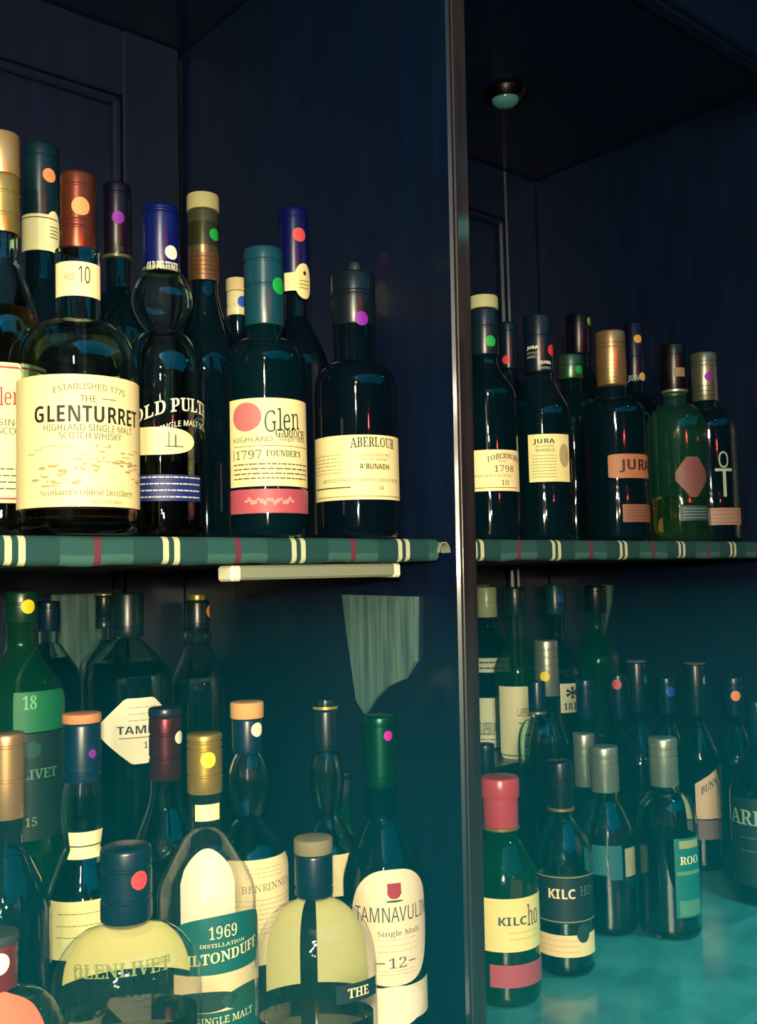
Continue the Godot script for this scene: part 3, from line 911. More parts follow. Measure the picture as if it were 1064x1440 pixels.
func upper_second_bay() -> void:
	var G := "whisky bottles on the tartan shelves"
	bottle({"L": "dark green bottle with pale stopper top, green dot and cream label reading 1798", "group": G, "t": [679, 419], "z": -0.065, "s": SHELF, "hw": 42, "sh": 560, "nk": 510, "cb": 502, "cw": 20, "form": "slope", "g": "dark_green",
		"cap": {"c": Color(0.05, 0.12, 0.17), "gr": [0.6], "top": Color(0.62, 0.64, 0.46), "th": 0.22, "tw": 1.05}, "st": [[25, 480, LEAF, 8]],
		"lb": [{"a": [-85, 78], "y": [633, 691], "c": CREAM, "tx": [["TOBERMORY", "serif_bold", 0.45, 0.75, 0.46, 0.13, Color(0.2, 0.22, 0.18), 0.1], ["AGED", "serif", 0.36, 0.72, 0.1, 0.05, GREY], ["1798", "serif", 0.42, 0.54, 0.26, 0.16, INK], ["SINGLE MALT SCOTCH", "serif", 0.1, 0.37, 0.5, 0.06, GREY], ["10", "serif", 0.42, 0.2, 0.1, 0.12, INK]], "ln": small_lines(0.3, 0.85, 6, -0.95, -0.7, Color(0.75, 0.68, 0.5), 0.02) + [[0.08, -0.3, 0.8, GREY, 0.015]]}]})
	bottle({"L": "thin dark necked bottle with pink dot behind the bottle reading 1798", "group": G, "t": [713, 455], "z": -0.29, "s": SHELF, "hw": 34, "sh": 580, "nk": 530, "cb": 520, "cw": 13, "g": "dark_green", "cap": {"c": BLACK, "gr": [0.8]}, "st": [[-15, 506, RED, 6]]})
	bottle({"L": "slim waisted bottle with lettered black capsule and square cream label", "group": G, "t": [755, 446], "z": -0.085, "s": SHELF, "hw": 42, "sh": 590, "nk": 535, "cb": 526, "cw": 20, "g": "smoke", "lv": 575, "lc": "dark",
		"cap": {"c": Color(0.04, 0.1, 0.16), "gr": [0.62]}, "st": [[62, 492, RED, 8]],
		"lb": [{"n": "cap_print", "cap": true, "a": [-60, 60], "y": [478, 518], "tx": [["JURA", "sans_bold", -0.4, 0.85, 0.42, 0.14, WHITE], ["BOUTIQUE", "sans", -0.4, 0.66, 0.4, 0.09, SILVER], ["BARRELS", "sans", -0.4, 0.53, 0.4, 0.09, SILVER], ["JURA", "sans_bold", 0.45, 0.3, 0.42, 0.14, WHITE], ["BARRELS", "sans", 0.45, 0.12, 0.4, 0.09, SILVER]]},
			{"a": [-25, 58], "y": [611, 678], "c": Color(0.9, 0.86, 0.6), "tx": [["JURA", "sans_bold", -0.3, 0.84, 0.5, 0.12, Color(0.06, 0.22, 0.2)], ["BOUTIQUE", "sans", -0.25, 0.74, 0.4, 0.05, GREY], ["BARRELS", "sans", -0.25, 0.66, 0.42, 0.06, INK]], "ln": small_lines(0.1, 0.55, 8, -0.85, 0.25, Color(0.3, 0.42, 0.4), 0.02) + [[0.55, 0.38, 0.92, Color(0.68, 0.62, 0.45), 0.5, "ellipse"]]}]})
	bottle({"L": "bottle with pale green metallic cap and green dot beside the lettered capsule", "group": G, "t": [801, 501], "z": -0.22, "s": SHELF, "hw": 38, "sh": 600, "nk": 552, "cb": 535, "cw": 18, "g": "smoke", "cap": {"c": Color(0.28, 0.42, 0.34), "k": "foil", "gr": [0.55]}, "st": [[40, 520, LEAF, 6]]})
	bottle({"L": "bottle with black capsule and yellow green dot deep on the shelf", "group": G, "t": [812, 444], "z": -0.36, "s": SHELF, "hw": 34, "sh": 580, "nk": 520, "cb": 500, "cw": 17, "g": "dark_green", "cap": {"c": Color(0.02, 0.03, 0.1), "gr": [0.8]}, "st": [[65, 451, Color(0.5, 0.7, 0.2), 6]]})
	bottle({"L": "bottle with ribbed gold screw cap and tan label with bold dark letters", "group": G, "t": [857, 468], "z": -0.085, "s": SHELF, "hw": 44, "sh": 590, "nk": 560, "cb": 544, "cw": 21, "nw": 19, "form": "round", "g": "smoke", "lv": 585, "lc": "dark",
		"cap": {"c": Color(0.66, 0.55, 0.4), "k": "foil", "gr": [0.68, 0.76]},
		"lb": [{"a": [-12, 85], "y": [639, 673], "c": Color(0.66, 0.42, 0.3), "shape": "soft", "tx": [["JURA", "sans_bold", 0.12, 0.5, 0.75, 0.55, INK]]}, {"n": "lower_label", "a": [10, 80], "y": [710, 735], "c": Color(0.5, 0.33, 0.26), "ln": small_lines(0.15, 0.85, 5, -0.8, 0.8, INK, 0.04)}, {"n": "cap_print", "cap": true, "a": [-70, 75], "y": [500, 540], "ln": small_lines(0.05, 0.95, 7, -0.9, 0.9, Color(0.4, 0.33, 0.22), 0.03)}]})
	bottle({"L": "bottle with navy capsule, orange dot and small lettered band", "group": G, "t": [889, 456], "z": -0.25, "s": SHELF, "hw": 32, "sh": 590, "nk": 555, "cb": 540, "cw": 15, "g": "dark_green", "cap": {"c": Color(0.02, 0.05, 0.16), "gr": [0.42]}, "st": [[25, 477, Color(0.85, 0.6, 0.32), 6], [45, 530, Color(0.75, 0.72, 0.35), 6]],
		"lb": [{"n": "cap_print", "cap": true, "a": [-55, 55], "y": [522, 538], "tx": [["JURA", "sans_bold", 0, 0.55, 0.7, 0.6, SILVER]]}]})
	bottle({"L": "clear bottle with black cap and tan pointed emblem on the glass", "group": G, "t": [945, 486], "z": -0.055, "s": SHELF, "hw": 41, "sh": 612, "nk": 570, "cb": 550, "cw": 18, "form": "round", "g": "pale_green", "lv": 700, "lc": "gold",
		"cap": {"c": Color(0.03, 0.04, 0.06), "gr": [0.75], "ring": SILVER},
		"lb": [{"n": "emblem", "a": [-5, 62], "y": [643, 700], "c": Color(0.42, 0.26, 0.24), "shape": "hex"}, {"n": "lower_label", "a": [0, 62], "y": [712, 733], "c": Color(0.12, 0.25, 0.28), "ln": small_lines(0.2, 0.8, 4, -0.8, 0.8, SILVER, 0.05)}, {"n": "cap_print", "cap": true, "a": [0, 50], "y": [513, 526], "c": Color(0.5, 0.42, 0.3)}]})
	bottle({"L": "dark bottle with silver screw cap, purple dot and looped cross symbol on the glass", "group": G, "t": [988, 498], "z": -0.13, "s": SHELF, "hw": 41, "sh": 610, "nk": 575, "cb": 566, "cw": 18, "form": "round", "g": "smoke", "lv": 625, "lc": "dark",
		"cap": {"c": Color(0.5, 0.52, 0.46), "k": "foil", "gr": [0.72, 0.8]}, "st": [[20, 530, PURPLE, 6]],
		"lb": [{"n": "cap_print", "cap": true, "a": [-40, 60], "y": [536, 562], "ln": small_lines(0.1, 0.9, 4, -0.8, 0.8, INK, 0.07)}, {"n": "lower_label", "a": [-5, 72], "y": [715, 739], "c": Color(0.62, 0.48, 0.42), "ln": small_lines(0.15, 0.85, 4, -0.85, 0.85, GREY, 0.05)},
			{"a": [-10, 60], "y": [636, 700], "tx": [["O", "sans", 0.1, 0.82, 0.28, 0.36, SILVER], ["T", "sans", 0.1, 0.32, 0.5, 0.62, SILVER]]}]})

func lower_first_bay() -> void:
	var G := "whisky bottles on the counter and risers"
	# back row
	bottle({"L": "green glass bottle with teal cap, yellow dot and tall dark label under the tartan shelf", "group": G, "t": [30, 832], "z": -0.215, "s": STEP_HIGH, "hw": 60, "sh": 985, "nk": 905, "cb": 876, "cw": 24, "form": "slope", "g": "green",
		"cap": {"c": Color(0.04, 0.2, 0.16), "gr": [0.6]}, "st": [[22, 854, YELLOW, 10]],
		"lb": [{"n": "upper_label", "a": [-10, 70], "y": [975, 1032], "c": Color(0.06, 0.42, 0.26), "tx": [["18", "serif_bold", -0.5, 0.75, 0.22, 0.35, Color(0.4, 0.7, 0.5)]]}, {"a": [-70, 75], "y": [1034, 1185], "c": Color(0.03, 0.14, 0.13), "tx": [["LIVET", "serif_bold", 0.28, 0.62, 0.34, 0.09, Color(0.3, 0.5, 0.42)], ["15", "serif", 0.12, 0.18, 0.1, 0.08, Color(0.5, 0.55, 0.35)]], "ln": [[0.85, 0.0, 0.3, Color(0.1, 0.26, 0.24), 0.16, "ellipse"]]}]})
	bottle({"L": "clear shouldered bottle with black capsule behind the green glass bottle", "group": G, "thick": true, "t": [68, 846], "z": -0.36, "s": STEP_HIGH, "hw": 44, "sh": 960, "nk": 905, "cb": 888, "cw": 16, "g": "clear", "lv": 925, "lc": "dark", "cap": {"c": NAVY, "gr": [0.8]}})
	bottle({"L": "slim bottle with brass ringed cap standing at the pale light patch board", "group": G, "thick": true, "t": [146, 838], "z": -0.45, "s": STEP_HIGH, "hw": 34, "sh": 940, "nk": 900, "cb": 884, "cw": 12, "g": "clear", "cap": {"c": Color(0.05, 0.14, 0.16), "gr": [0.3], "disc": GOLD}})
	bottle({"L": "round shouldered bottle of dark whisky with white six sided label", "group": G, "thick": true, "t": [179, 834], "z": -0.275, "s": STEP_HIGH, "hw": 60, "sh": 955, "nk": 898, "cb": 895, "cw": 22, "nw": 15, "form": "s", "g": "clear", "lv": 930, "lc": "dark",
		"cap": {"c": Color(0.04, 0.14, 0.17), "gr": [0.2]},
		"lb": [{"a": [-38, 68], "y": [983, 1076], "c": Color(0.93, 0.9, 0.78), "shape": "hex", "tx": [["TAMDHU", "sans_bold", 0.15, 0.52, 0.72, 0.12, Color(0.05, 0.22, 0.22)], ["10", "serif", 0.2, 0.28, 0.14, 0.1, INK]], "ln": small_lines(0.66, 0.86, 3, -0.3, 0.4, GREY, 0.012) + [[0.4, -0.5, 0.6, GREY, 0.012]]}]})
	bottle({"L": "dark bottle with black cap, brass ring and peach dot at the back", "group": G, "thick": true, "t": [277, 836], "z": -0.26, "s": STEP_HIGH, "hw": 38, "sh": 970, "nk": 905, "cb": 884, "cw": 17, "g": "clear", "lv": 958, "lc": "dark", "bulb": 5,
		"cap": {"c": Color(0.03, 0.1, 0.12), "gr": [0.15], "top": Color(0.6, 0.56, 0.3), "th": 0.2, "tw": 0.8, "tk": "foil"}, "st": [[75, 861, PEACH, 9]]})
	# middle row
	bottle({"L": "bottle with ribbed champagne coloured screw cap beside the green glass bottle", "group": G, "t": [9, 1031], "z": -0.02, "s": STEP_LOW, "hw": 60, "sh": 1290, "nk": 1190, "cb": 1150, "cw": 25, "g": "smoke", "cap": {"c": Color(0.72, 0.6, 0.42), "k": "foil", "gr": [0.45, 0.85]}})
	bottle({"L": "clear long necked bottle with navy capsule, tan cork top and purple dot", "group": G, "thick": true, "t": [115, 1003], "z": -0.07, "s": STEP_LOW, "hw": 56, "sh": 1290, "nk": 1190, "cb": 1098, "cw": 26, "nw": 24, "bulb": 5, "g": "clear", "lv": 1210, "lc": "amber",
		"cap": {"c": NAVY, "gr": [0.15], "top": Color(0.75, 0.5, 0.3), "th": 0.14, "tw": 1.05}, "st": [[32, 1062, PURPLE, 6]],
		"lb": [{"n": "neck_label", "a": [-40, 70], "y": [1178, 1216], "c": CREAM, "ln": [[0.45, -1, 1, GREY, 0.06]]}, {"a": [-60, 60], "y": [1270, 1350], "c": Color(0.82, 0.8, 0.55), "ln": small_lines(0.4, 0.8, 3, -0.6, 0.6, GREY, 0.02)}]})
	bottle({"L": "clear bottle with dark red capsule and white dot beside the white six sided label", "group": G, "thick": true, "t": [232, 995], "z": -0.125, "s": STEP_LOW, "hw": 48, "sh": 1200, "nk": 1110, "cb": 1095, "cw": 23, "nw": 23, "form": "slope", "g": "clear", "lv": 1240, "lc": "amber",
		"cap": {"c": Color(0.32, 0.11, 0.15), "k": "foil", "gr": [0.35, 0.72], "top": Color(0.08, 0.1, 0.18), "th": 0.12, "tk": "plastic", "tw": 1.02}, "st": [[55, 1040, WHITE, 9]]})
	bottle({"L": "clear bottle with gold screw cap, yellow dot and green label reading 1969", "group": G, "t": [287, 1031], "z": -0.005, "s": STEP_LOW, "hw": 69, "sh": 1262, "nk": 1170, "cb": 1114, "cw": 25, "nw": 23, "form": "s", "g": "clear", "lv": 1420, "lc": "gold",
		"cap": {"c": Color(0.72, 0.62, 0.3), "k": "foil", "gr": [0.3, 0.74, 0.86]}, "st": [[12, 1070, YELLOW, 11]],
		"lb": [{"n": "neck_label", "a": [-35, 55], "y": [1143, 1167], "c": CREAM},
			{"n": "back_label", "a": [140, 215], "y": [1225, 1420], "c": WHITE, "shape": "arch"},
			{"n": "front_label", "a": [-38, 80], "y": [1290, 1372], "c": Color(0.03, 0.36, 0.36), "shape": "arch", "tx": [["1969", "serif", -0.05, 0.72, 0.28, 0.22, CREAM], ["DISTILLATION", "serif", -0.05, 0.5, 0.46, 0.06, CREAM], ["MILTONDUFF", "serif_bold", -0.1, 0.3, 0.9, 0.18, CREAM, 0.0, 0.08]]},
			{"n": "landscape_band", "a": [-38, 80], "y": [1372, 1425], "c": Color(0.85, 0.78, 0.6), "ln": [[0.3, -1, 0.2, Color(0.05, 0.2, 0.2), 0.55, "ellipse"], [0.25, -0.1, 1, Color(0.08, 0.3, 0.25), 0.6, "ellipse"]]}, {"n": "lower_label", "a": [-38, 80], "y": [1425, 1470], "c": Color(0.04, 0.34, 0.32), "tx": [["SINGLE MALT", "serif", 0, 0.75, 0.6, 0.22, CREAM]]}]})
	bottle({"L": "clear bulbous necked bottle with tan cork, navy capsule and white dot", "group": G, "thick": true, "t": [347, 987], "z": -0.085, "s": STEP_LOW, "hw": 54, "sh": 1215, "nk": 1150, "cb": 1058, "cw": 22, "nw": 17, "bulb": 13, "form": "s", "g": "clear", "lv": 1195, "lc": "dark",
		"cap": {"c": NAVY, "gr": [0.1], "top": Color(0.82, 0.62, 0.38), "th": 0.32, "tw": 1.08}, "st": [[38, 1028, WHITE, 10]],
		"lb": [{"a": [-35, 80], "y": [1212, 1360], "c": CREAM, "tx": [["BENRINNES", "serif", 0.1, 0.74, 0.72, 0.07, Color(0.5, 0.48, 0.36), 0.0, 0.05]], "ln": small_lines(0.3, 0.62, 8, -0.8, 0.9, Color(0.72, 0.66, 0.48), 0.012) + small_lines(0.84, 0.92, 3, -0.5, 0.5, Color(0.72, 0.66, 0.48), 0.012)}]})
	bottle({"L": "clear bottle with blue black capsule and gold disc behind the round shouldered flask", "group": G, "thick": true, "t": [457, 984], "z": -0.1, "s": STEP_LOW, "hw": 48, "sh": 1210, "nk": 1140, "cb": 1055, "cw": 18, "nw": 16, "bulb": 9, "form": "slope", "g": "clear", "lv": 1175, "lc": "dark",
		"cap": {"c": Color(0.03, 0.1, 0.16), "gr": [0.1], "top": Color(0.05, 0.16, 0.22), "th": 0.2, "tw": 0.62, "tk": "plastic", "ring": NAVY}, "st": [],
		"lb": [{"n": "cap_disc", "cap": true, "a": [-70, 70], "y": [999, 1003], "c": Color(0.85, 0.78, 0.4), "k": "foil"}, {"a": [5, 55], "y": [1205, 1262], "c": CREAM}]})
	bottle({"L": "dark bottle with mustard label between the gold disc capsule and the green capsule", "group": G, "t": [481, 1085], "z": -0.136, "s": STEP_LOW, "hw": 30, "sh": 1215, "nk": 1160, "cb": 1130, "cw": 14, "g": "green", "cap": {"c": BLACK}, "lb": [{"a": [-55, 60], "y": [1246, 1300], "c": Color(0.85, 0.62, 0.2)}]})
	bottle({"L": "dark bottle with green capsule, magenta dot and tall rounded cream label with red crest", "group": G, "t": [533, 1006], "z": -0.025, "s": STEP_LOW, "hw": 57, "sh": 1240, "nk": 1150, "cb": 1106, "cw": 23, "nw": 21, "form": "s", "g": "dark_green",
		"cap": {"c": Color(0.05, 0.3, 0.22), "gr": [0.15, 0.88], "k": "foil"}, "st": [[30, 1036, MAGENTA, 7]],
		"lb": [{"a": [-50, 78], "y": [1226, 1388], "c": Color(0.93, 0.86, 0.72), "shape": "oval", "tx": [["TAMNAVULIN", "sans", 0.02, 0.62, 0.92, 0.13, Color(0.28, 0.3, 0.27)], ["Single Malt", "serif_italic", 0.12, 0.45, 0.5, 0.06, GREY], ["12", "serif", 0.05, 0.2, 0.2, 0.09, Color(0.3, 0.3, 0.28)]], "ln": [[0.84, -0.14, 0.16, Color(0.62, 0.16, 0.25), 0.1], [0.79, -0.12, 0.14, Color(0.62, 0.16, 0.25), 0.07, "ellipse"], [0.735, -0.18, 0.2, GREY, 0.02, "ellipse"], [0.2, -0.42, -0.22, GREY, 0.01], [0.2, 0.3, 0.48, GREY, 0.01]] + small_lines(0.3, 0.4, 3, -0.35, 0.55, Color(0.75, 0.7, 0.58), 0.012) + small_lines(0.1, 0.13, 2, -0.35, 0.5, Color(0.75, 0.7, 0.58), 0.012)},
			{"n": "lower_label", "a": [-50, 82], "y": [1390, 1440], "c": Color(0.9, 0.84, 0.7)}, {"n": "lower_oval", "a": [-35, 60], "y": [1388, 1447], "c": Color(0.95, 0.9, 0.78), "shape": "ellipse"}]})
	# front row on the counter
	bottle({"L": "broad round shouldered clear bottle with black cap, red dot and raised lettering", "group": G, "t": [177, 1190], "z": 0.093, "s": COUNTER, "hw": 104, "sh": 1400, "nk": 1298, "cb": 1292, "cw": 36, "nw": 30, "form": "round", "g": "clear", "lv": 1425, "lc": "amber", "flat": 0.62,
		"cap": {"c": Color(0.02, 0.11, 0.18), "gr": [0.3, 0.72]}, "st": [[30, 1242, RED, 13]],
		"lb": [{"n": "back_label", "a": [115, 245], "y": [1320, 1430], "c": Color(0.7, 0.68, 0.42)}, {"a": [-50, 40], "y": [1365, 1400], "tx": [["GLENLIVET", "serif_bold", 0, 0.5, 0.9, 0.6, Color(0.42, 0.48, 0.28)]]}]})
	bottle({"L": "round shouldered clear flask with black cap, tan band and pale yellow back label", "group": G, "t": [440, 1178], "z": 0.088, "s": COUNTER, "hw": 86, "sh": 1370, "nk": 1265, "cb": 1258, "cw": 27, "nw": 24, "form": "round", "g": "clear", "lv": 1425, "lc": "amber", "flat": 0.6,
		"cap": {"c": Color(0.02, 0.11, 0.18), "gr": [0.2], "top": Color(0.45, 0.42, 0.3), "th": 0.26, "tw": 1.03},
		"lb": [{"n": "back_label", "a": [115, 178], "y": [1280, 1440], "c": Color(0.68, 0.67, 0.44)}, {"n": "back_label", "a": [196, 240], "y": [1280, 1440], "c": Color(0.68, 0.67, 0.44)}, {"a": [18, 70], "y": [1405, 1432], "c": Color(0.04, 0.13, 0.13), "tx": [["THE", "serif_bold", -0.1, 0.5, 0.5, 0.5, CREAM]]}]})
	bottle({"L": "clear round shouldered bottle with maroon capsule, white dot and pink arched label", "group": G, "t": [-6, 1312], "z": 0.09, "s": COUNTER, "hw": 96, "sh": 1480, "nk": 1392, "cb": 1388, "cw": 30, "nw": 27, "form": "round", "g": "clear", "flat": 0.65,
		"cap": {"c": Color(0.35, 0.08, 0.13), "gr": [0.7], "top": Color(0.12, 0.16, 0.16), "th": 0.18}, "st": [[8, 1358, WHITE, 15]],
		"lb": [{"a": [-40, 45], "y": [1426, 1500], "c": Color(0.8, 0.42, 0.32), "shape": "arch"}, {"n": "back_label", "a": [140, 200], "y": [1400, 1440], "c": CREAM}]})

func lower_second_bay() -> void:
	var G := "whisky bottles on the counter and risers"
	# back row
	bottle({"L": "dark green bottle with white label cut off by the divider, cream neck wrap", "group": G, "t": [683, 826], "z": -0.455, "s": STEP_HIGH, "hw": 35, "sh": 925, "nk": 880, "cb": 868, "cw": 15, "form": "slope", "g": "dark_green", "cap": {"c": Color(0.62, 0.68, 0.52), "gr": [0.5]},
		"lb": [{"n": "shoulder_label", "a": [-70, 55], "y": [926, 946], "c": Color(0.72, 0.78, 0.66), "ln": small_lines(0.3, 0.7, 2, -0.6, 0.7, INK, 0.2)}, {"a": [-70, 55], "y": [982, 1090], "c": Color(0.82, 0.84, 0.7), "tx": [["LAPHROAIG", "serif_bold", 0.1, 0.6, 0.95, 0.16, INK], ["*", "serif_bold", 0.55, 0.86, 0.2, 0.16, Color(0.2, 0.35, 0.38)]], "ln": small_lines(0.4, 0.46, 2, -0.8, 0.8, GREY, 0.02)}]})
	bottle({"L": "green necked bottle with tall white label reading LAP beside the divider", "group": G, "t": [723, 826], "z": -0.36, "s": STEP_HIGH, "hw": 33, "sh": 945, "nk": 890, "cb": 866, "cw": 14, "form": "slope", "g": "green", "cap": {"c": Color(0.05, 0.17, 0.2), "gr": [0.6]},
		"lb": [{"a": [-50, 58], "y": [966, 1095], "c": Color(0.85, 0.85, 0.68), "tx": [["LAPHROAIG", "serif", 0.3, 0.72, 1.2, 0.085, INK]], "ln": small_lines(0.1, 0.6, 5, -0.1, 0.3, GREY, 0.03)}]})
	bottle({"L": "dark bottle with teal capsule, blue dot and small white emblem label", "group": G, "t": [779, 822], "z": -0.4, "s": STEP_HIGH, "hw": 33, "sh": 950, "nk": 890, "cb": 864, "cw": 14, "form": "slope", "g": "dark_green", "cap": {"c": Color(0.05, 0.25, 0.3), "gr": [0.3]}, "st": [[35, 842, BLUE, 6]],
		"lb": [{"a": [5, 65], "y": [962, 1003], "c": Color(0.8, 0.83, 0.7), "tx": [["*", "serif_bold", 0, 0.68, 0.6, 0.4, INK], ["1815", "serif_bold", 0, 0.22, 0.8, 0.24, INK]]}]})
	bottle({"L": "bright green glass bottle at the far light patch cutout under the tartan shelf", "group": G, "t": [836, 824], "z": -0.372, "s": STEP_HIGH, "hw": 32, "sh": 930, "nk": 880, "cb": 862, "cw": 15, "form": "slope", "g": "green", "cap": {"c": Color(0.02, 0.06, 0.08)}})
	# middle row
	bottle({"L": "bottle with tall silver screw cap and yellow dot in front of the white labels", "group": G, "t": [767, 900], "z": -0.285, "s": STEP_LOW, "hw": 33, "sh": 1060, "nk": 1000, "cb": 978, "cw": 17, "g": "smoke", "cap": {"c": SILVER, "k": "foil", "gr": [0.55, 0.7, 0.83]}, "st": [[-10, 952, YELLOW, 7]]})
	bottle({"L": "clear slender bottle with black cap before the tall silver cap", "group": G, "thick": true, "t": [754, 958], "z": -0.222, "s": STEP_LOW, "hw": 29, "sh": 1050, "nk": 1010, "cb": 1000, "cw": 12, "form": "round", "g": "clear", "cap": {"c": NAVY, "gr": [0.2], "ring": SILVER}})
	bottle({"L": "dark bottle with black capsule behind the silver caps", "group": G, "t": [822, 955], "z": -0.223, "s": STEP_LOW, "hw": 25, "sh": 1080, "nk": 1030, "cb": 1010, "cw": 13, "g": "smoke", "cap": {"c": NAVY, "gr": [0.8]}})
	bottle({"L": "dark bottle with black capsule and pink dot", "group": G, "t": [868, 948], "z": -0.285, "s": STEP_LOW, "hw": 30, "sh": 1080, "nk": 1030, "cb": 1010, "cw": 12, "g": "smoke", "cap": {"c": NAVY, "gr": [0.8]}, "st": [[-8, 963, Color(0.8, 0.35, 0.38), 7]]})
	bottle({"L": "dark bottle with bright rimmed navy capsule and thin green dot", "group": G, "t": [894, 931], "z": -0.225, "s": STEP_LOW, "hw": 29, "sh": 1085, "nk": 1020, "cb": 1000, "cw": 13, "g": "smoke", "cap": {"c": Color(0.03, 0.12, 0.17), "gr": [0.55], "disc": SILVER}, "st": [[75, 957, LEAF, 6]]})
	bottle({"L": "dark bottle with black capsule and blue dot", "group": G, "t": [936, 952], "z": -0.24, "s": STEP_LOW, "hw": 27, "sh": 1080, "nk": 1020, "cb": 1003, "cw": 13, "g": "smoke", "cap": {"c": NAVY, "gr": [0.8]}, "st": [[25, 973, BLUE, 7]], "lb": [{"a": [-70, -20], "y": [1084, 1117], "c": CREAM}]})
	bottle({"L": "dark bottle with bright rimmed capsule and pale label with a slanted top", "group": G, "t": [976, 934], "z": -0.167, "s": COUNTER, "hw": 30, "sh": 1070, "nk": 1015, "cb": 1006, "cw": 13, "g": "dark_green", "cap": {"c": Color(0.03, 0.12, 0.17), "gr": [0.55], "disc": Color(0.75, 0.6, 0.5)}, "st": [[75, 958, SILVER, 6]],
		"lb": [{"a": [-12, 75], "y": [1073, 1152], "c": Color(0.85, 0.7, 0.56), "shape": "slant", "tx": [["BUNNA", "serif_bold", 0.0, 0.62, 0.7, 0.13, Color(0.3, 0.26, 0.22), 0.0, 0.6]]}, {"n": "lower_label", "a": [-12, 75], "y": [1154, 1181], "c": Color(0.45, 0.36, 0.38)}]})
	bottle({"L": "dark bottle with black capsule and orange dot behind the pale capital letters", "group": G, "t": [1030, 952], "z": -0.1, "s": COUNTER, "hw": 28, "sh": 1080, "nk": 1020, "cb": 1006, "cw": 13, "g": "smoke", "cap": {"c": NAVY, "gr": [0.8]}, "st": [[12, 979, PEACH, 7]]})
	bottle({"L": "dark green bottle with dark label and pale capital letters by the counter edge", "group": G, "t": [1064, 985], "z": -0.02, "s": COUNTER, "hw": 43, "sh": 1120, "nk": 1060, "cb": 1045, "cw": 15, "g": "dark_green", "cap": {"c": NAVY, "gr": [0.8]},
		"lb": [{"a": [-72, 80], "y": [1125, 1250], "c": Color(0.03, 0.15, 0.17), "tx": [["ARDBEG", "serif_bold", 0.02, 0.78, 0.95, 0.17, Color(0.55, 0.66, 0.55)]], "ln": small_lines(0.4, 0.55, 2, -0.6, 0.8, Color(0.15, 0.4, 0.4), 0.03)}]})
	# front row on the counter
	bottle({"L": "bottle with square black cap behind the pink capped bottle", "group": G, "t": [682, 1046], "z": -0.145, "s": COUNTER, "hw": 30, "sh": 1180, "nk": 1120, "cb": 1092, "cw": 13, "g": "dark_green", "cap": {"c": BLACK, "gr": [0.8]}})
	bottle({"L": "dark bottle with pink flanged cap, cream label and pink lower band", "group": G, "t": [702, 1092], "z": -0.06, "s": COUNTER, "hw": 49, "sh": 1235, "nk": 1178, "cb": 1160, "cw": 25, "nw": 23, "form": "s", "g": "green", "lv": 1250, "lc": "dark",
		"cap": {"c": Color(0.68, 0.24, 0.3), "gr": [0.97], "top": Color(0.68, 0.24, 0.3), "th": 0.42, "tw": 1.1, "tk": "plastic", "ring": GOLD},
		"lb": [{"a": [-56, 85], "y": [1265, 1340], "c": Color(0.93, 0.86, 0.55), "tx": [["KILC", "sans_bold", 0.0, 0.58, 0.34, 0.16, Color(0.2, 0.32, 0.3)], ["ho", "serif", 0.52, 0.66, 0.18, 0.4, GREY], ["/", "sans_bold", -0.82, 0.8, 0.16, 0.3, Color(0.7, 0.4, 0.3)]], "ln": small_lines(0.24, 0.36, 2, -0.1, 0.7, Color(0.72, 0.64, 0.4), 0.02)}, {"n": "lower_label", "a": [-25, 85], "y": [1358, 1390], "c": Color(0.66, 0.27, 0.33)}, {"n": "side_label", "a": [-88, -66], "y": [1275, 1330], "c": Color(0.7, 0.62, 0.3)}]})
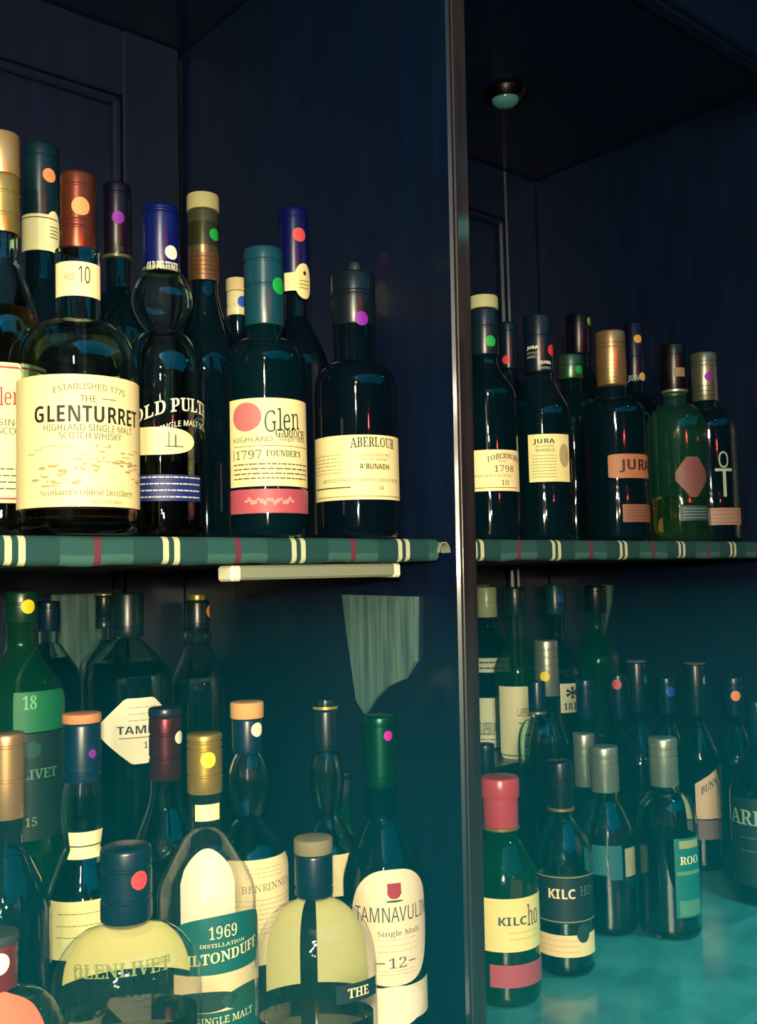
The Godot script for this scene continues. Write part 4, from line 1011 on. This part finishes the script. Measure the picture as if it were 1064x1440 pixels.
	bottle({"L": "clear bottle with black cap and dark label reading KILC above a cream band", "group": G, "thick": true, "t": [786, 1070], "z": -0.062, "s": COUNTER, "hw": 40, "sh": 1205, "nk": 1150, "cb": 1134, "cw": 18, "form": "s", "g": "clear", "lv": 1228, "lc": "dark",
		"cap": {"c": Color(0.03, 0.09, 0.14), "gr": [0.6], "ring": GOLD},
		"lb": [{"a": [-70, 80], "y": [1232, 1300], "c": Color(0.02, 0.09, 0.12), "tx": [["KILC", "sans_bold", -0.12, 0.62, 0.36, 0.2, CREAM], ["HO", "serif", 0.55, 0.66, 0.2, 0.2, Color(0.35, 0.42, 0.42)]], "ln": [[0.96, -1, 1, GOLD, 0.015], [0.04, -1, 1, GOLD, 0.015]]}, {"n": "lower_label", "a": [-60, 75], "y": [1316, 1347], "c": Color(0.93, 0.82, 0.58), "ln": small_lines(0.25, 0.75, 3, -0.9, 0.3, Color(0.75, 0.65, 0.45), 0.05)}, {"n": "round_seal", "a": [22, 52], "y": [1300, 1328], "c": Color(0.1, 0.2, 0.2), "shape": "ellipse"}]})
	bottle({"L": "bottle with brushed metal cap half hidden behind the KILC bottle", "group": G, "t": [820, 1031], "z": -0.168, "s": COUNTER, "hw": 29, "sh": 1170, "nk": 1120, "cb": 1105, "cw": 15, "g": "smoke", "cap": {"c": SILVER, "k": "foil", "gr": [0.6, 0.75]}})
	bottle({"L": "clear bottle with silver screw cap, copper seal and pale teal label panels", "group": G, "thick": true, "t": [848, 1049], "z": -0.105, "s": COUNTER, "hw": 38, "sh": 1185, "nk": 1125, "cb": 1112, "cw": 20, "nw": 17, "form": "s", "g": "clear", "lv": 1250, "lc": "dark",
		"cap": {"c": SILVER, "k": "foil", "gr": [0.62, 0.78]},
		"lb": [{"n": "round_seal", "a": [-85, -40], "y": [1178, 1212], "c": Color(0.42, 0.26, 0.22), "shape": "ellipse", "ln": [[0.5, -0.6, 0.6, Color(0.62, 0.42, 0.34), 0.6, "ellipse"]]}, {"a": [-32, -2], "y": [1190, 1232], "c": Color(0.1, 0.38, 0.4)}, {"n": "side_label", "a": [2, 30], "y": [1190, 1238], "c": Color(0.1, 0.35, 0.38)}, {"n": "edge_label", "a": [36, 68], "y": [1195, 1235], "c": Color(0.6, 0.58, 0.42)}]})
	bottle({"L": "dark whisky bottle with silver screw cap and tall green label on its side", "group": G, "thick": true, "t": [931, 1037], "z": -0.045, "s": COUNTER, "hw": 43, "sh": 1165, "nk": 1112, "cb": 1104, "cw": 20, "nw": 18, "form": "round", "g": "clear", "lv": 1172, "lc": "dark",
		"cap": {"c": SILVER, "k": "foil", "gr": [0.62, 0.78]},
		"lb": [{"a": [12, 72], "y": [1180, 1292], "c": Color(0.06, 0.42, 0.4), "tx": [["ROO", "serif_bold", 0, 0.72, 0.7, 0.1, CREAM]], "ln": [[0.92, -0.7, 0.8, Color(0.6, 0.6, 0.4), 0.1], [0.56, -0.9, 0.9, Color(0.35, 0.55, 0.42), 0.05], [0.12, -0.8, 0.8, Color(0.3, 0.52, 0.42), 0.2]]}]})
